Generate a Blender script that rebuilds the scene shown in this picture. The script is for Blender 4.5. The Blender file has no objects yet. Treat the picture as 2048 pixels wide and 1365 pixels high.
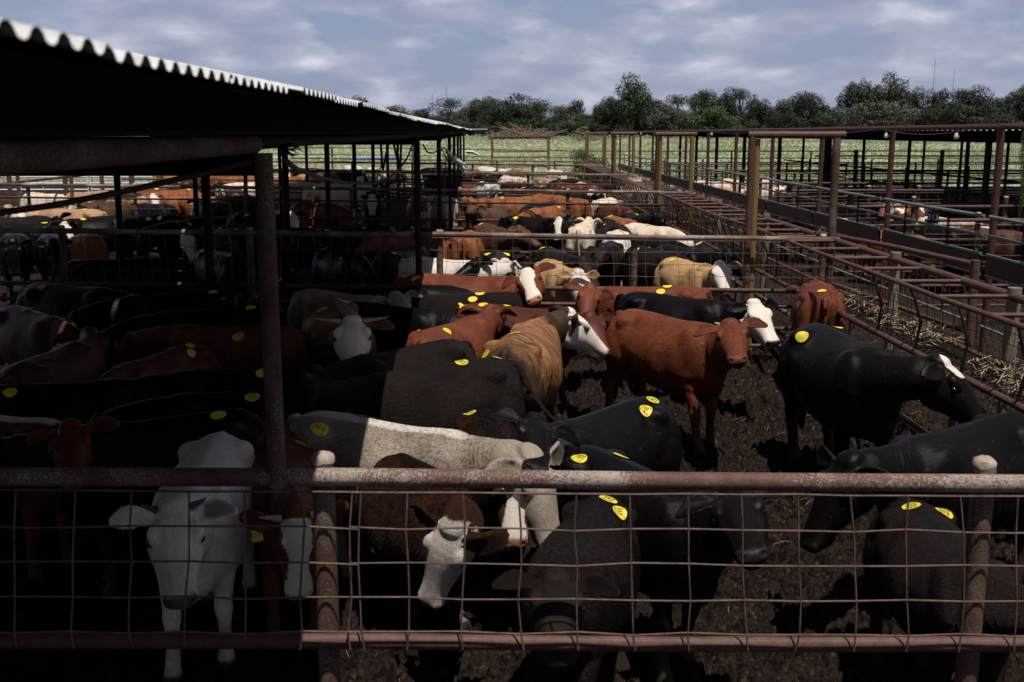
"""Cattle sale yard seen from a catwalk."""
SUN_E = 4.6
SKY_S = 0.07
import bpy, math, random
import numpy as np
from mathutils import Vector, Matrix, kdtree, bvhtree

SC = bpy.context.scene
COL = SC.collection
rng = random.Random(11)
nrg = np.random.default_rng(5)

# ------------------------------------------------------------------ camera
FPX, CX, CY, CAMH = 2150.0, 1024.0, 682.5, 2.8
PITCH = math.atan(417.5 / FPX)
YAW = math.atan(39.0 / FPX * math.cos(PITCH))
FWD = Vector((math.sin(YAW) * math.cos(PITCH), math.cos(YAW) * math.cos(PITCH), -math.sin(PITCH)))
RGT = Vector((math.cos(YAW), -math.sin(YAW), 0))
UPV = RGT.cross(FWD)
CAMP = Vector((0, 0, CAMH))

def at_h(px, py, h):
    """point of the place at height h seen in the direction (px, py) of the photograph"""
    d = FWD + RGT * ((px - CX) / FPX) + UPV * ((CY - py) / FPX)
    return CAMP + d * ((h - CAMH) / d.z)

def at_d(px, py, D):
    d = FWD + RGT * ((px - CX) / FPX) + UPV * ((CY - py) / FPX)
    return CAMP + d * (D / d.y)

def proj(p):
    q = Vector(p) - CAMP
    z = q.dot(FWD)
    return (CX + FPX * q.dot(RGT) / z, CY - FPX * q.dot(UPV) / z)

def gz(x):
    return -0.013 * max(-11.0, min(6.0, x))

cam = bpy.data.cameras.new('camera')
cam.lens = 36.0 * FPX / 2048.0
cam.sensor_width = 36.0
cam.clip_start = 0.05
cam.clip_end = 5000
cam.dof.use_dof = True
cam.dof.focus_distance = 8.5
cam.dof.aperture_fstop = 6.3
camo = bpy.data.objects.new('camera', cam)
COL.objects.link(camo)
camo.matrix_world = Matrix.Translation(CAMP) @ Matrix((RGT, UPV, -FWD)).transposed().to_4x4()
SC.camera = camo

# ------------------------------------------------------------------ helpers
def tag(o, label=None, cat=None, group=None, kind=None):
    if label: o['label'] = label
    if cat: o['category'] = cat
    if group: o['group'] = group
    if kind: o['kind'] = kind
    return o

def empty(name, loc=(0, 0, 0), rz=0.0):
    o = bpy.data.objects.new(name, None)
    o.empty_display_size = 0.2
    COL.objects.link(o)
    o.location = loc
    o.rotation_euler = (0, 0, rz)
    return o

class MB:
    """collects tubes, boxes and sheets and links them as one mesh object"""
    def __init__(s):
        s.v = []; s.f = []
    def add(s, vs, fs):
        b = len(s.v)
        s.v.extend([tuple(p) for p in vs])
        s.f.extend([tuple(i + b for i in f) for f in fs])
    def tube(s, pts, r, n=8, cap=True):
        pts = [Vector(p) for p in pts]
        k = len(pts)
        rs = r if isinstance(r, (list, tuple)) else [r] * k
        vs = []; fs = []
        ref = None
        for i, p in enumerate(pts):
            t = (pts[min(i + 1, k - 1)] - pts[max(i - 1, 0)]).normalized()
            if ref is None:
                ref = Vector((0, 0, 1)) if abs(t.z) < 0.9 else Vector((0, 1, 0))
            a = t.cross(ref)
            if a.length < 1e-4: a = t.orthogonal()
            a.normalize()
            b = a.cross(t).normalized()
            ref = b
            for j in range(n):
                an = 2 * math.pi * j / n
                vs.append(p + (a * math.cos(an) + b * math.sin(an)) * rs[i])
        for i in range(k - 1):
            for j in range(n):
                fs.append((i * n + j, i * n + (j + 1) % n, (i + 1) * n + (j + 1) % n, (i + 1) * n + j))
        if cap:
            fs.append(tuple(range(n - 1, -1, -1)))
            fs.append(tuple((k - 1) * n + j for j in range(n)))
        s.add(vs, fs)
        return s
    def box(s, c, d, R=None):
        c = Vector(c)
        vs = []
        for x in (-.5, .5):
            for y in (-.5, .5):
                for z in (-.5, .5):
                    p = Vector((x * d[0], y * d[1], z * d[2]))
                    if R: p = R @ p
                    vs.append(c + p)
        s.add(vs, [(0, 1, 3, 2), (4, 6, 7, 5), (0, 4, 5, 1), (2, 3, 7, 6), (0, 2, 6, 4), (1, 5, 7, 3)])
        return s
    def quad(s, a, b, c, d):
        s.add([a, b, c, d], [(0, 1, 2, 3)])
        return s
    def build(s, name, mat, parent=None, smooth=True, flat_angle=None):
        me = bpy.data.meshes.new(name)
        org = Vector((0, 0, 0))
        q = parent
        while q is not None:
            if q.type == 'EMPTY': org = org + q.location
            q = q.parent
        me.from_pydata([(p[0] - org.x, p[1] - org.y, p[2] - org.z) for p in s.v], [], s.f)
        me.materials.append(mat)
        if smooth:
            me.polygons.foreach_set('use_smooth', [True] * len(me.polygons))
            try: me.set_sharp_from_angle(angle=math.radians(50))
            except Exception: pass
        me.update()
        o = bpy.data.objects.new(name, me)
        COL.objects.link(o)
        if parent is not None: o.parent = parent
        return o

def wavy(p0, p1, n, amp, rr=rng):
    p0 = Vector(p0); p1 = Vector(p1)
    out = []
    for i in range(n + 1):
        t = i / n
        w = 0 if i in (0, n) else 1
        out.append(p0.lerp(p1, t) + Vector((rr.uniform(-amp, amp), rr.uniform(-amp, amp) * .5, rr.uniform(-amp, amp))) * w)
    return out

# ------------------------------------------------------------------ materials
def newmat(name):
    m = bpy.data.materials.new(name)
    m.use_nodes = True
    nt = m.node_tree
    b = nt.nodes['Principled BSDF']
    return m, nt, b

def N(nt, t, **kw):
    n = nt.nodes.new(t)
    for k, v in kw.items():
        if k.startswith('i_'):
            key = k[2:].replace('_', ' ')
            n.inputs[key].default_value = v
        else:
            setattr(n, k, v)
    return n

def c4(c):
    return (c[0], c[1], c[2], 1.0)

def noise(nt, vec, scale, detail=4, rough=.55, dist=0.0):
    n = N(nt, 'ShaderNodeTexNoise')
    n.inputs['Scale'].default_value = scale
    n.inputs['Detail'].default_value = detail
    n.inputs['Roughness'].default_value = rough
    n.inputs['Distortion'].default_value = dist
    if vec is not None: nt.links.new(vec, n.inputs['Vector'])
    return n.outputs['Fac']

def ramp(nt, fac, stops):
    r = N(nt, 'ShaderNodeValToRGB')
    el = r.color_ramp.elements
    while len(el) < len(stops): el.new(.5)
    for e, (p, c) in zip(el, stops):
        e.position = p
        e.color = c4(c) if isinstance(c, (tuple, list)) else (c, c, c, 1)
    nt.links.new(fac, r.inputs['Fac'])
    return r.outputs['Color']

def mixc(nt, fac, a, b, blend='MIX'):
    m = N(nt, 'ShaderNodeMix', data_type='RGBA', blend_type=blend)
    for sock, v in ((m.inputs[0], fac), (m.inputs[6], a), (m.inputs[7], b)):
        if isinstance(v, (tuple, list)): sock.default_value = c4(v)
        elif isinstance(v, (int, float)): sock.default_value = v
        else: nt.links.new(v, sock)
    return m.outputs[2]

def math_(nt, op, a, b=None, clamp=False):
    m = N(nt, 'ShaderNodeMath', operation=op, use_clamp=clamp)
    for i, v in enumerate((a, b)):
        if v is None: continue
        if isinstance(v, (int, float)): m.inputs[i].default_value = v
        else: nt.links.new(v, m.inputs[i])
    return m.outputs[0]

def bump(nt, b, h, strength, dist=.01):
    n = N(nt, 'ShaderNodeBump')
    n.inputs['Strength'].default_value = strength
    n.inputs['Distance'].default_value = dist
    nt.links.new(h, n.inputs['Height'])
    nt.links.new(n.outputs['Normal'], b.inputs['Normal'])

def objco(nt, rnd=True):
    tc = N(nt, 'ShaderNodeTexCoord')
    oi = N(nt, 'ShaderNodeObjectInfo')
    if not rnd: return tc.outputs['Object']
    mv = N(nt, 'ShaderNodeVectorMath', operation='MULTIPLY_ADD')
    nt.links.new(oi.outputs['Random'], mv.inputs[0])
    mv.inputs[1].default_value = (37, 53, 71)
    nt.links.new(tc.outputs['Object'], mv.inputs[2])
    return mv.outputs[0]

def paint(name, c1, c2, spots=None, spot_amt=.55, rough=.6, scale=14, metal=0.0, bmp=.25, spec=.3):
    m, nt, b = newmat(name)
    co = objco(nt)
    f = noise(nt, co, scale, 6, .65)
    col = ramp(nt, f, [(.32, c1), (.68, c2)])
    f2 = noise(nt, co, scale * 5, 3, .6)
    col = mixc(nt, ramp(nt, f2, [(.45, 0.0), (.8, .5)]), col, (c1[0] * .45, c1[1] * .42, c1[2] * .4))
    if spots:
        f3 = noise(nt, co, 120, 6, .8)
        f4 = noise(nt, co, 2.2, 3, .6)
        s = math_(nt, 'ADD', f3, math_(nt, 'MULTIPLY', f4, .7))
        s = ramp(nt, s, [(spot_amt + .28, 0.0), (spot_amt + .36, 1.0)])
        sc = ramp(nt, noise(nt, co, 9, 2), [(.48, spots[0]), (.72, spots[1])])
        col = mixc(nt, s, col, sc)
    nt.links.new(col, b.inputs['Base Color'])
    b.inputs['Roughness'].default_value = rough
    b.inputs['Metallic'].default_value = metal
    b.inputs['Specular IOR Level'].default_value = spec
    bump(nt, b, noise(nt, co, scale * 6, 5, .7), bmp, .004)
    return m

MAT = {}
MAT['pipe'] = paint('rust_brown_pipe', (.070, .032, .025), (.135, .066, .051), rough=.58, bmp=.4)
MAT['pipe_top'] = paint('lichen_spotted_pipe', (.085, .040, .032), (.155, .080, .064), spots=((.34, .29, .25), (.27, .20, .09)), spot_amt=.575, rough=.7)
MAT['pipe_old'] = paint('rough_rusted_post', (.062, .028, .019), (.115, .058, .040), spots=((.18, .145, .115), (.13, .10, .075)), spot_amt=.58, rough=.85, bmp=.5)
MAT['yellow_post'] = paint('faded_ochre_post', (.17, .105, .030), (.26, .165, .058), rough=.75)
MAT['red_post'] = paint('red_oxide_post', (.060, .022, .018), (.105, .040, .030), rough=.55)
MAT['channel'] = paint('dark_red_channel', (.055, .021, .018), (.085, .036, .031), rough=.55)
MAT['green'] = paint('faded_green_pipe', (.10, .135, .115), (.19, .235, .20), rough=.5)
MAT['wire'] = paint('rusty_wire', (.075, .043, .034), (.19, .125, .10), rough=.5)
MAT['galv'] = paint('galvanised_tube', (.62, .64, .67), (.82, .83, .85), rough=.4, metal=.0)
MAT['blue'] = paint('blue_plastic_pipe', (.02, .13, .55), (.03, .18, .68), rough=.4)
MAT['concrete'] = paint('crumbly_concrete', (.30, .23, .175), (.50, .41, .33), rough=.95, bmp=.9)
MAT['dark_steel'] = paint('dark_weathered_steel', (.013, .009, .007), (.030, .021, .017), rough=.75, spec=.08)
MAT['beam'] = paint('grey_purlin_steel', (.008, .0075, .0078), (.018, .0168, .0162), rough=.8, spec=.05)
MAT['under'] = paint('roof_shade_dark', (.0035, .003, .0026), (.007, .0058, .0048), rough=.95, spec=.0)  # near black: the shade under the roofs is put into this colour
MAT['sheet'] = paint('galvanised_sheet', (.46, .455, .45), (.66, .66, .65), rough=.5, metal=.0)
MAT['rope'] = paint('old_rope', (.075, .055, .045), (.13, .10, .085), rough=.95)
MAT['hose'] = paint('dark_hose', (.06, .035, .035), (.09, .05, .05), rough=.6)
MAT['plastic'] = paint('pale_torn_plastic', (.5, .5, .5), (.7, .7, .7), rough=.5)
MAT['bulb'] = paint('bulb_glass', (.62, .60, .55), (.75, .72, .66), rough=.15)
MAT['black'] = paint('black_plate', (.012, .012, .014), (.02, .02, .024), rough=.5)
MAT['white'] = paint('white_paint', (.70, .70, .70), (.8, .8, .8), rough=.5)
MAT['post_grey'] = paint('grey_wooden_post', (.15, .125, .09), (.27, .225, .165), rough=.9, bmp=.7)
MAT['brush'] = paint('dry_brushwood', (.13, .095, .075), (.26, .20, .165), rough=.95)
MAT['mast'] = paint('mast_steel', (.12, .12, .14), (.16, .16, .18), rough=.6)
MAT['hay'] = paint('dry_hay', (.26, .20, .12), (.50, .41, .28), rough=.95, scale=30, bmp=.8)
MAT['straw'] = paint('straw', (.13, .095, .05), (.26, .20, .12), rough=.9)
# ------------------------------------------------------------------ the calf: one continuous surface
HG = 1.20
def grow_head(P):
    P = np.array(P, float); x = P[:, 0].copy()
    t = np.clip((x - .74) / .16, 0, 1); g = 1 + (HG - 1) * t * t * (3 - 2 * t)
    P[:, 0] = np.where(x > .86, .86 + (x - .86) * HG, x)
    P[:, 1] *= g; P[:, 2] = 1.03 + (P[:, 2] - 1.03) * g
    return P
def gh(x, y, z):
    return Vector(grow_head([(x, y, z)])[0])
HS = .075   # how far the neck is drawn back
def build_calf_base():
    P = []; F = []; part = []; ear = []
    def add(rings, pt, earf=None):
        n = len(rings[0]); b = len(P)
        for k, r in enumerate(rings):
            for j, p in enumerate(r):
                P.append(tuple(p)); part.append(pt)
                ear.append(0.0 if earf is None else earf[k][j])
        m = len(rings)
        for i in range(m - 1):
            for j in range(n):
                F.append((b + i * n + j, b + i * n + (j + 1) % n, b + (i + 1) * n + (j + 1) % n, b + (i + 1) * n + j))
        for end, rr in ((0, rings[0]), (m - 1, rings[-1])):
            c = np.mean(np.array(rr), axis=0)
            ci = len(P); P.append(tuple(c)); part.append(pt); ear.append(0.0)
            for j in range(n):
                a, d = b + end * n + j, b + end * n + (j + 1) % n
                F.append((ci, d, a) if end == 0 else (ci, a, d))
    def ringx(x, zt, zb, hw, e_top=2.2, e_bot=2.2, nar_top=.18, nar_bot=.1, n=28, yc=0):
        zc, hz = (zt + zb) / 2, (zt - zb) / 2
        out = []
        for j in range(n):
            a = 2 * math.pi * j / n
            c, s = math.cos(a), math.sin(a)
            e = e_top if s > 0 else e_bot
            y = hw * math.copysign(abs(c) ** (2 / e), c)
            zz = math.copysign(abs(s) ** (2 / e), s)
            y *= 1 - (nar_top * max(0, zz) ** 2 + nar_bot * max(0, -zz) ** 2)
            out.append((x, yc + y, zc + hz * zz))
        return out
    T = [(-.655, .985, .82, .08), (-.635, 1.035, .75, .135), (-.575, 1.075, .66, .185), (-.50, 1.100, .61, .215), (-.41, 1.108, .575, .238),
         (-.31, 1.105, .535, .248), (-.18, 1.098, .49, .268), (-.04, 1.09, .455, .288), (.10, 1.085, .438, .292),
         (.22, 1.087, .432, .276), (.33, 1.098, .432, .248), (.42, 1.105, .444, .226), (.50, 1.095, .48, .20), (.57, 1.06, .53, .168), (.62, 1.01, .60, .13), (.645, .95, .68, .08)]
    add([ringx(x, zt, zb, hw, 2.35, 2.3, .24, .14) for x, zt, zb, hw in T], 0)
    NK = [(.40, 1.095, .56, .18), (.52, 1.092, .62, .160), (.63, 1.088, .68, .142), (.74, 1.085, .735, .126), (.84, 1.085, .785, .113), (.92, 1.085, .825, .104), (1.0, 1.08, .86, .09), (1.03, 1.05, .90, .06)]
    add([ringx(x, zt, zb, hw, 2.1, 2.1, .28, .12, 24) for x, zt, zb, hw in NK], 1)
    HD = [(.945, 1.06, .95, .05), (.96, 1.085, .91, .074), (.985, 1.098, .876, .093), (1.02, 1.102, .854, .104), (1.06, 1.10, .845, .108), (1.10, 1.094, .850, .107), (1.14, 1.082, .862, .099),
          (1.18, 1.066, .876, .088), (1.22, 1.048, .886, .079), (1.26, 1.031, .893, .069), (1.295, 1.017, .897, .065), (1.325, 1.006, .901, .066), (1.35, .997, .907, .067), (1.372, .987, .918, .062), (1.386, .976, .930, .050), (1.393, .964, .940, .034)]
    add([ringx(x, zt, zb, hw, 2.9, 2.2, .22, .34, 26) for x, zt, zb, hw in HD], 1)
    def ell(c, r, pt, rot=0.0):
        rings = []
        for i in range(1, 8):
            u = math.pi * i / 8
            rings.append([(c[0] - math.cos(u) * r[0] * math.cos(rot) + 0, c[1] + math.sin(u) * math.cos(a) * r[1], c[2] + math.sin(u) * math.sin(a) * r[2] - math.cos(u) * r[0] * math.sin(rot)) for a in [2 * math.pi * k / 14 for k in range(14)]])
        add(rings, pt)
    for s in (1, -1):
        ell((1.10, s * .074, 1.056), (.05, .034, .030), 1, -.25)        # brow
        ell((1.06, s * .062, .925), (.075, .034, .055), 1)                # jaw
        ell((1.358, s * .036, .966), (.030, .028, .024), 1)               # nostril rim
        ell((-.50, s * .125, .79), (.15, .118, .24), 0)                  # buttock
        ell((-.385, s * .125, .995), (.12, .095, .085), 0)                  # hook bone
        ell((.40, s * .125, .82), (.18, .10, .26), 0)                    # shoulder
    ell((.985, 0, 1.088), (.045, .06, .034), 1)                           # poll
    ell((.50, 0, .60), (.15, .12, .15), 0)                               # brisket
    ell((1.29, 0, .902), (.065, .044, .022), 1)                           # chin
    FL = [(.44, .10, .95, .10, .05), (.43, .13, .80, .13, .075), (.405, .142, .67, .10, .068), (.39, .138, .57, .078, .058), (.405, .13, .46, .054, .047), (.415, .125, .385, .046, .042), (.422, .125, .335, .048, .045),
          (.418, .125, .285, .037, .035), (.415, .125, .20, .032, .030), (.417, .125, .125, .036, .035), (.43, .125, .08, .037, .036), (.445, .125, .045, .048, .043), (.452, .125, 0, .056, .048)]
    HL = [(-.40, .09, .97, .12, .06), (-.43, .135, .84, .19, .10), (-.44, .15, .71, .19, .10), (-.435, .148, .62, .155, .088), (-.46, .14, .54, .105, .066), (-.51, .132, .465, .066, .05), (-.545, .126, .41, .055, .045),
          (-.545, .125, .355, .046, .040), (-.53, .125, .28, .038, .034), (-.515, .125, .19, .035, .033), (-.505, .125, .125, .039, .036), (-.49, .125, .08, .039, .036), (-.475, .125, .045, .049, .043), (-.468, .125, 0, .057, .048)]
    for L, base in ((FL, 3), (HL, 5)):
        for k, s in enumerate((1, -1)):
            add([[(x + rx * 1.12 * math.cos(a), s * y + ry * 1.14 * math.sin(a), z) for a in [s * 2 * math.pi * i / 16 for i in range(16)]] for x, y, z, rx, ry in L], base + k)
    # ears: cupped leaves
    wd = np.array((.80, 0, -.60)); nd = np.array((.60, 0, .80))
    for s in (1, -1):
        rings = []; efs = []
        for t, w, th in ((0, .026, .024), (.12, .030, .020), (.3, .042, .0145), (.5, .049, .0125), (.7, .044, .0115), (.86, .031, .0105), (1, .014, .009)):
            c = np.array((1.0 - .02 * t, s * (.075 + .172 * t), 1.052 + .025 * math.sin(t * 2.4) - .04 * t))
            ring = []; ef = []
            for j in range(14):
                a = s * 2 * math.pi * j / 14
                cc, ss = math.cos(a), math.sin(a)
                cup = .034 * cc * cc * math.sin(math.pi * min(1, t + .12))
                ring.append(c + wd * (w * cc) + nd * (th * ss + cup))
                ef.append(1.0 if (ss * s > .2 and .15 < t < .97 and abs(cc) < .9) else 0.0)
            rings.append(ring); efs.append(ef)
        add(rings, 2, efs)
    # tail
    TL = [(-.62, 0, 1.045, .035), (-.675, 0, 1.03, .030), (-.705, 0, .96, .024), (-.712, 0, .85, .020), (-.715, 0, .70, .018), (-.715, 0, .56, .019), (-.715, 0, .46, .030), (-.715, 0, .37, .036), (-.715, 0, .28, .022), (-.715, 0, .24, .010)]
    rings = []
    for i, (x, y, z, r) in enumerate(TL):
        ang = math.radians([80, 55, 15, 4, 1, 0, 0, 0, 0, 0][i])
        tx, tz = -math.sin(ang), -math.cos(ang)
        nx, nz = -tz, tx
        rings.append([(x + nx * r * math.cos(a), y + r * math.sin(a), z + nz * r * math.cos(a)) for a in [2 * math.pi * k / 10 for k in range(10)]])
    add(rings, 7)
    P = np.array(P)
    # a stretched space gives the head a finer mesh
    xs = np.linspace(-1.2, 2.2, 3401)
    tt = np.clip((xs - .70) / .28, 0, 1); g = 1 + .95 * tt * tt * (3 - 2 * tt)
    X = np.concatenate([[0], np.cumsum((g[1:] + g[:-1]) / 2 * np.diff(xs))]); X += xs[0]
    def warp(p):
        q = p.copy(); gg = np.interp(p[:, 0], xs, g)
        q[:, 0] = np.interp(p[:, 0], xs, X); q[:, 1] = p[:, 1] * gg; q[:, 2] = (p[:, 2] - .98) * gg + .98
        return q
    def unwarp(q):
        p = q.copy(); p[:, 0] = np.interp(q[:, 0], X, xs); gg = np.interp(p[:, 0], xs, g)
        p[:, 1] = q[:, 1] / gg; p[:, 2] = (q[:, 2] - .98) / gg + .98
        return p
    W = warp(P)
    me = bpy.data.meshes.new('tmp')
    me.from_pydata([tuple(p) for p in W], [], F)
    o = bpy.data.objects.new('tmp', me); COL.objects.link(o)
    md = o.modifiers.new('r', 'REMESH'); md.mode = 'VOXEL'; md.voxel_size = .0135; md.adaptivity = 0
    dg = bpy.context.evaluated_depsgraph_get()
    ev = o.evaluated_get(dg)
    m2 = bpy.data.meshes.new_from_object(ev)
    bpy.data.objects.remove(o); bpy.data.meshes.remove(me)
    nv = len(m2.vertices)
    V = np.empty(nv * 3); m2.vertices.foreach_get('co', V); V = V.reshape(-1, 3)
    E = np.empty(len(m2.edges) * 2, dtype=np.int64); m2.edges.foreach_get('vertices', E); E = E.reshape(-1, 2)
    deg = np.bincount(E.ravel(), minlength=nv).astype(float)
    def avg(A):
        A = A.reshape(nv, -1); out = np.zeros_like(A)
        for d in range(A.shape[1]):
            out[:, d] = np.bincount(E[:, 0], A[E[:, 1], d], nv) + np.bincount(E[:, 1], A[E[:, 0], d], nv)
        return out / deg[:, None]
    kd = kdtree.KDTree(len(W))
    for i, p in enumerate(W): kd.insert(p, i)
    kd.balance()
    part = np.array(part); ear = np.array(ear)
    idx = np.array([kd.find(p)[1] for p in V])
    vp = part[idx]; vear = ear[idx].astype(float)
    for it in range(9):
        V = V + .5 * (avg(V) - V); V = V - .52 * (avg(V) - V)
    trunk = ((vp == 0) | ((vp == 1) & (V[:, 0] < 1.3)) | ((vp >= 3) & (vp < 7) & (V[:, 2] > .52))).astype(float)
    for it in range(4): trunk = avg(trunk)[:, 0]
    for it in range(60):
        V = V + .5 * trunk[:, None] * (avg(V) - V); V = V - .485 * trunk[:, None] * (avg(V) - V)
    hd = (V[:, 0] > 1.0) * (vp == 1)
    hd = avg(hd.astype(float))[:, 0]
    for it in range(10):
        V = V + .5 * hd[:, None] * (avg(V) - V); V = V - .48 * hd[:, None] * (avg(V) - V)
    for it in range(4):
        V = V + .3 * (avg(V) - V) * (vp == 2)[:, None]
    V = unwarp(V)
    w = {}
    wn = ((vp == 1) | (vp == 2)).astype(float); wt = (vp == 7).astype(float)
    # the neck lets go of the trunk gradually
    for it in range(14): wn = avg(wn)[:, 0]
    wn = np.clip((V[:, 0] - .44) / .16, 0, 1) * np.maximum(wn, np.clip((V[:, 0] - .60) / .12, 0, 1))
    wl = []
    for k in range(3, 7):
        a = (vp == k).astype(float)
        for it in range(6): a = avg(a)[:, 0]
        a[V[:, 2] < .42] = (np.sign(V[:, 1]) == (1 if k in (3, 5) else -1))[V[:, 2] < .42] * ((V[:, 0] > 0) == (k < 5))[V[:, 2] < .42]
        zz = np.clip((.86 - V[:, 2]) / .38, 0, 1)
        wl.append(a * zz * zz * (3 - 2 * zz))
    for it in range(3): wt = avg(wt)[:, 0]
    for it in range(2): vear = avg(vear)[:, 0]
    # nostrils and eye sockets
    x, y, z = V[:, 0], V[:, 1], V[:, 2]
    for s in (1, -1):
        d = np.sqrt(((x - 1.382) / 1.5) ** 2 + (y - s * .040) ** 2 + ((z - .966) * 1.3) ** 2)
        k = np.exp(-(d / .013) ** 2)
        V[:, 0] -= .012 * k
    for s in (1, -1):
        for c, sg, d in (((-.255, s * .20, 1.0), (.085, .12, .075), .030), ((.215, s * .26, .76), (.07, .2, .22), .018), ((-.25, s * .22, .60), (.07, .12, .12), .032),
                         ((-.56, s * .16, 1.0), (.05, .07, .06), .015), ((.60, s * .12, .86), (.06, .08, .16), .012)):
            k = np.exp(-((x - c[0]) / sg[0]) ** 2 - ((y - c[1]) / sg[1]) ** 2 - ((z - c[2]) / sg[2]) ** 2) * (vp < 2)
            V[:, 1] -= s * d * k
    for s in (1, -1):      # bony points
        for c, sg, dy, dz in (((-.365, s * .20, 1.03), (.08, .07, .07), .009, .007), ((-.615, s * .10, .99), (.05, .05, .06), .010, .012)):
            k = np.exp(-((x - c[0]) / sg[0]) ** 2 - ((y - c[1]) / sg[1]) ** 2 - ((z - c[2]) / sg[2]) ** 2) * (vp < 2)
            V[:, 1] += s * dy * k; V[:, 2] += dz * k
    side = np.clip((np.abs(y) - .15) / .08, 0, 1) * (vp == 0)
    rib = np.sin((x - .25 * (z - .8)) * 2 * math.pi / .062) * side * np.exp(-((x - .03) / .16) ** 2) * np.exp(-((z - .74) / .16) ** 2)
    V[:, 1] += np.sign(y) * .0032 * rib
    fold = np.sin((x + .5 * (z - .9)) * 2 * math.pi / .045) * (vp == 1) * np.exp(-((x - .66) / .10) ** 2) * np.clip(np.abs(y) / .08, 0, 1)
    V[:, 1] += np.sign(y) * .0028 * fold
    V[:, 2] += .012 * np.exp(-(y / .035) ** 2) * (z > 1.0) * (vp == 0) * np.exp(-((x + .05) / .45) ** 2)
    A = {}; x0 = V[:, 0].copy()
    hx = np.where((vp == 1) | (vp == 2), x, 0)
    def sm(a, lo, hi):
        t = np.clip((a - lo) / (hi - lo), 0, 1); return t * t * (3 - 2 * t)
    head = sm(hx, .93, 1.0)
    A['face'] = head * (1 - sm(vear, .1, .5)) * np.where(vp == 2, .15, 1.0) * (1 - .75 * sm(np.abs(y), .085, .10) * sm(x, 1.06, 1.03) ) * sm(x - .35 * (1.0 - z), .93, 1.01)
    A['blaze'] = head * sm(.068 - .02 * sm(x, 1.08, 1.2) + .04 * sm(x, 1.25, 1.36) - np.abs(y), -.055, .055) * sm(z, .90, .96) * sm(x, .95, 1.02)
    A['pollw'] = head * sm(.048 - np.abs(y), -.03, .03) * sm(z, 1.01, 1.05) * sm(-x, -1.17, -1.07) * sm(x, .90, .94)
    A['muzzle'] = sm(hx + .35 * (z - .96), 1.352, 1.366) * sm(z, .932, .944) * sm(-z, -.992, -.982)
    nost = np.zeros(nv); eye = np.zeros(nv)
    for s in (1, -1):
        nost = np.maximum(nost, np.exp(-(((x - 1.380) / 2) ** 2 + (y - s * .041) ** 2 * (1 + (z > .966)) + (z - .966) ** 2) / .0115 ** 2))
        eye = np.maximum(eye, np.exp(-((x - 1.118) ** 2 + (y - s * .104) ** 2 * .6 + (z - 1.030) ** 2) / .021 ** 2))
    mouth = head * sm(x, 1.24, 1.28) * np.exp(-((z - .923 - .02 * (1.33 - x)) / .0045) ** 2)
    A['dark'] = np.clip(nost + eye * .9 + mouth * .8, 0, 1)
    A['earin'] = vear * (vp == 2)
    A['hoof'] = sm(-z, -.055, -.04)
    A['sock'] = sm(-z, -.42, -.18) * ((vp >= 3) & (vp <= 6))
    A['dorsal'] = sm(z, 1.03, 1.085) * sm(-np.abs(y), -.10, -.02) * sm(-x, -.75, -.35)
    A['tailsw'] = wt * sm(-z, -.75, -.45)
    A['under'] = sm(-z, -.72, -.50) * (vp == 0)
    V[:, 0] -= HS * sm(x0, .55, .92)
    V = grow_head(V)
    m2.materials.clear()
    m2.polygons.foreach_set('use_smooth', [True] * len(m2.polygons))
    m2.vertices.foreach_set('co', V.ravel())
    for k, a in A.items():
        at = m2.attributes.new(k, 'FLOAT', 'POINT'); at.data.foreach_set('value', a.astype(np.float32))
    at = m2.attributes.new('rest', 'FLOAT_VECTOR', 'POINT'); at.data.foreach_set('vector', V.astype(np.float32).ravel())
    m2.update()
    return m2, V, wn, wl, wt

CALF, CV, CWN, CWL, CWT = build_calf_base()
CBVH = bvhtree.BVHTree.FromPolygons([tuple(p) for p in CV], [tuple(p.vertices) for p in CALF.polygons])
NP0 = np.array((.50, 0, .90)); NP1 = np.array((.97 - HS, 0, .985))
NAX = (NP1 - NP0) / np.linalg.norm(NP1 - NP0); NLEN = float(np.linalg.norm(NP1 - NP0)); NS = 24; UMAX = 1.16

def rotm(ax, a):
    return np.array(Matrix.Rotation(a, 3, ax))

def neck_frames(ny, npt, hy, hp, hr=0.0):
    C = [NP0.copy()]; R = [np.eye(3)]
    us = np.linspace(0, UMAX, NS + 1); du = UMAX / NS
    wn = np.array([max(0, min(1, u / .12)) * (1 if u < .85 else 0) for u in us[:-1]]); wn /= wn.sum()
    wh = np.array([math.exp(-((u - .97) / .12) ** 2) for u in us[:-1]]); wh /= wh.sum()
    r = np.eye(3); c = NP0.copy()
    for k in range(NS):
        a = math.radians(ny) * wn[k] + math.radians(hy) * wh[k]
        b = -math.radians(npt) * wn[k] + math.radians(hp) * wh[k]
        r = r @ rotm('Z', a) @ rotm('Y', b) @ rotm('X', math.radians(hr) * wh[k])
        c = c + r @ NAX * (NLEN * du)
        C.append(c.copy()); R.append(r.copy())
    return us, np.array(C), np.array(R)

def head_matrix(fr):
    us, C, R = fr
    M = np.eye(4); M[:3, :3] = R[-1]
    M[:3, 3] = C[-1] - R[-1] @ (NP0 + NAX * NLEN * UMAX)
    return M

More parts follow.
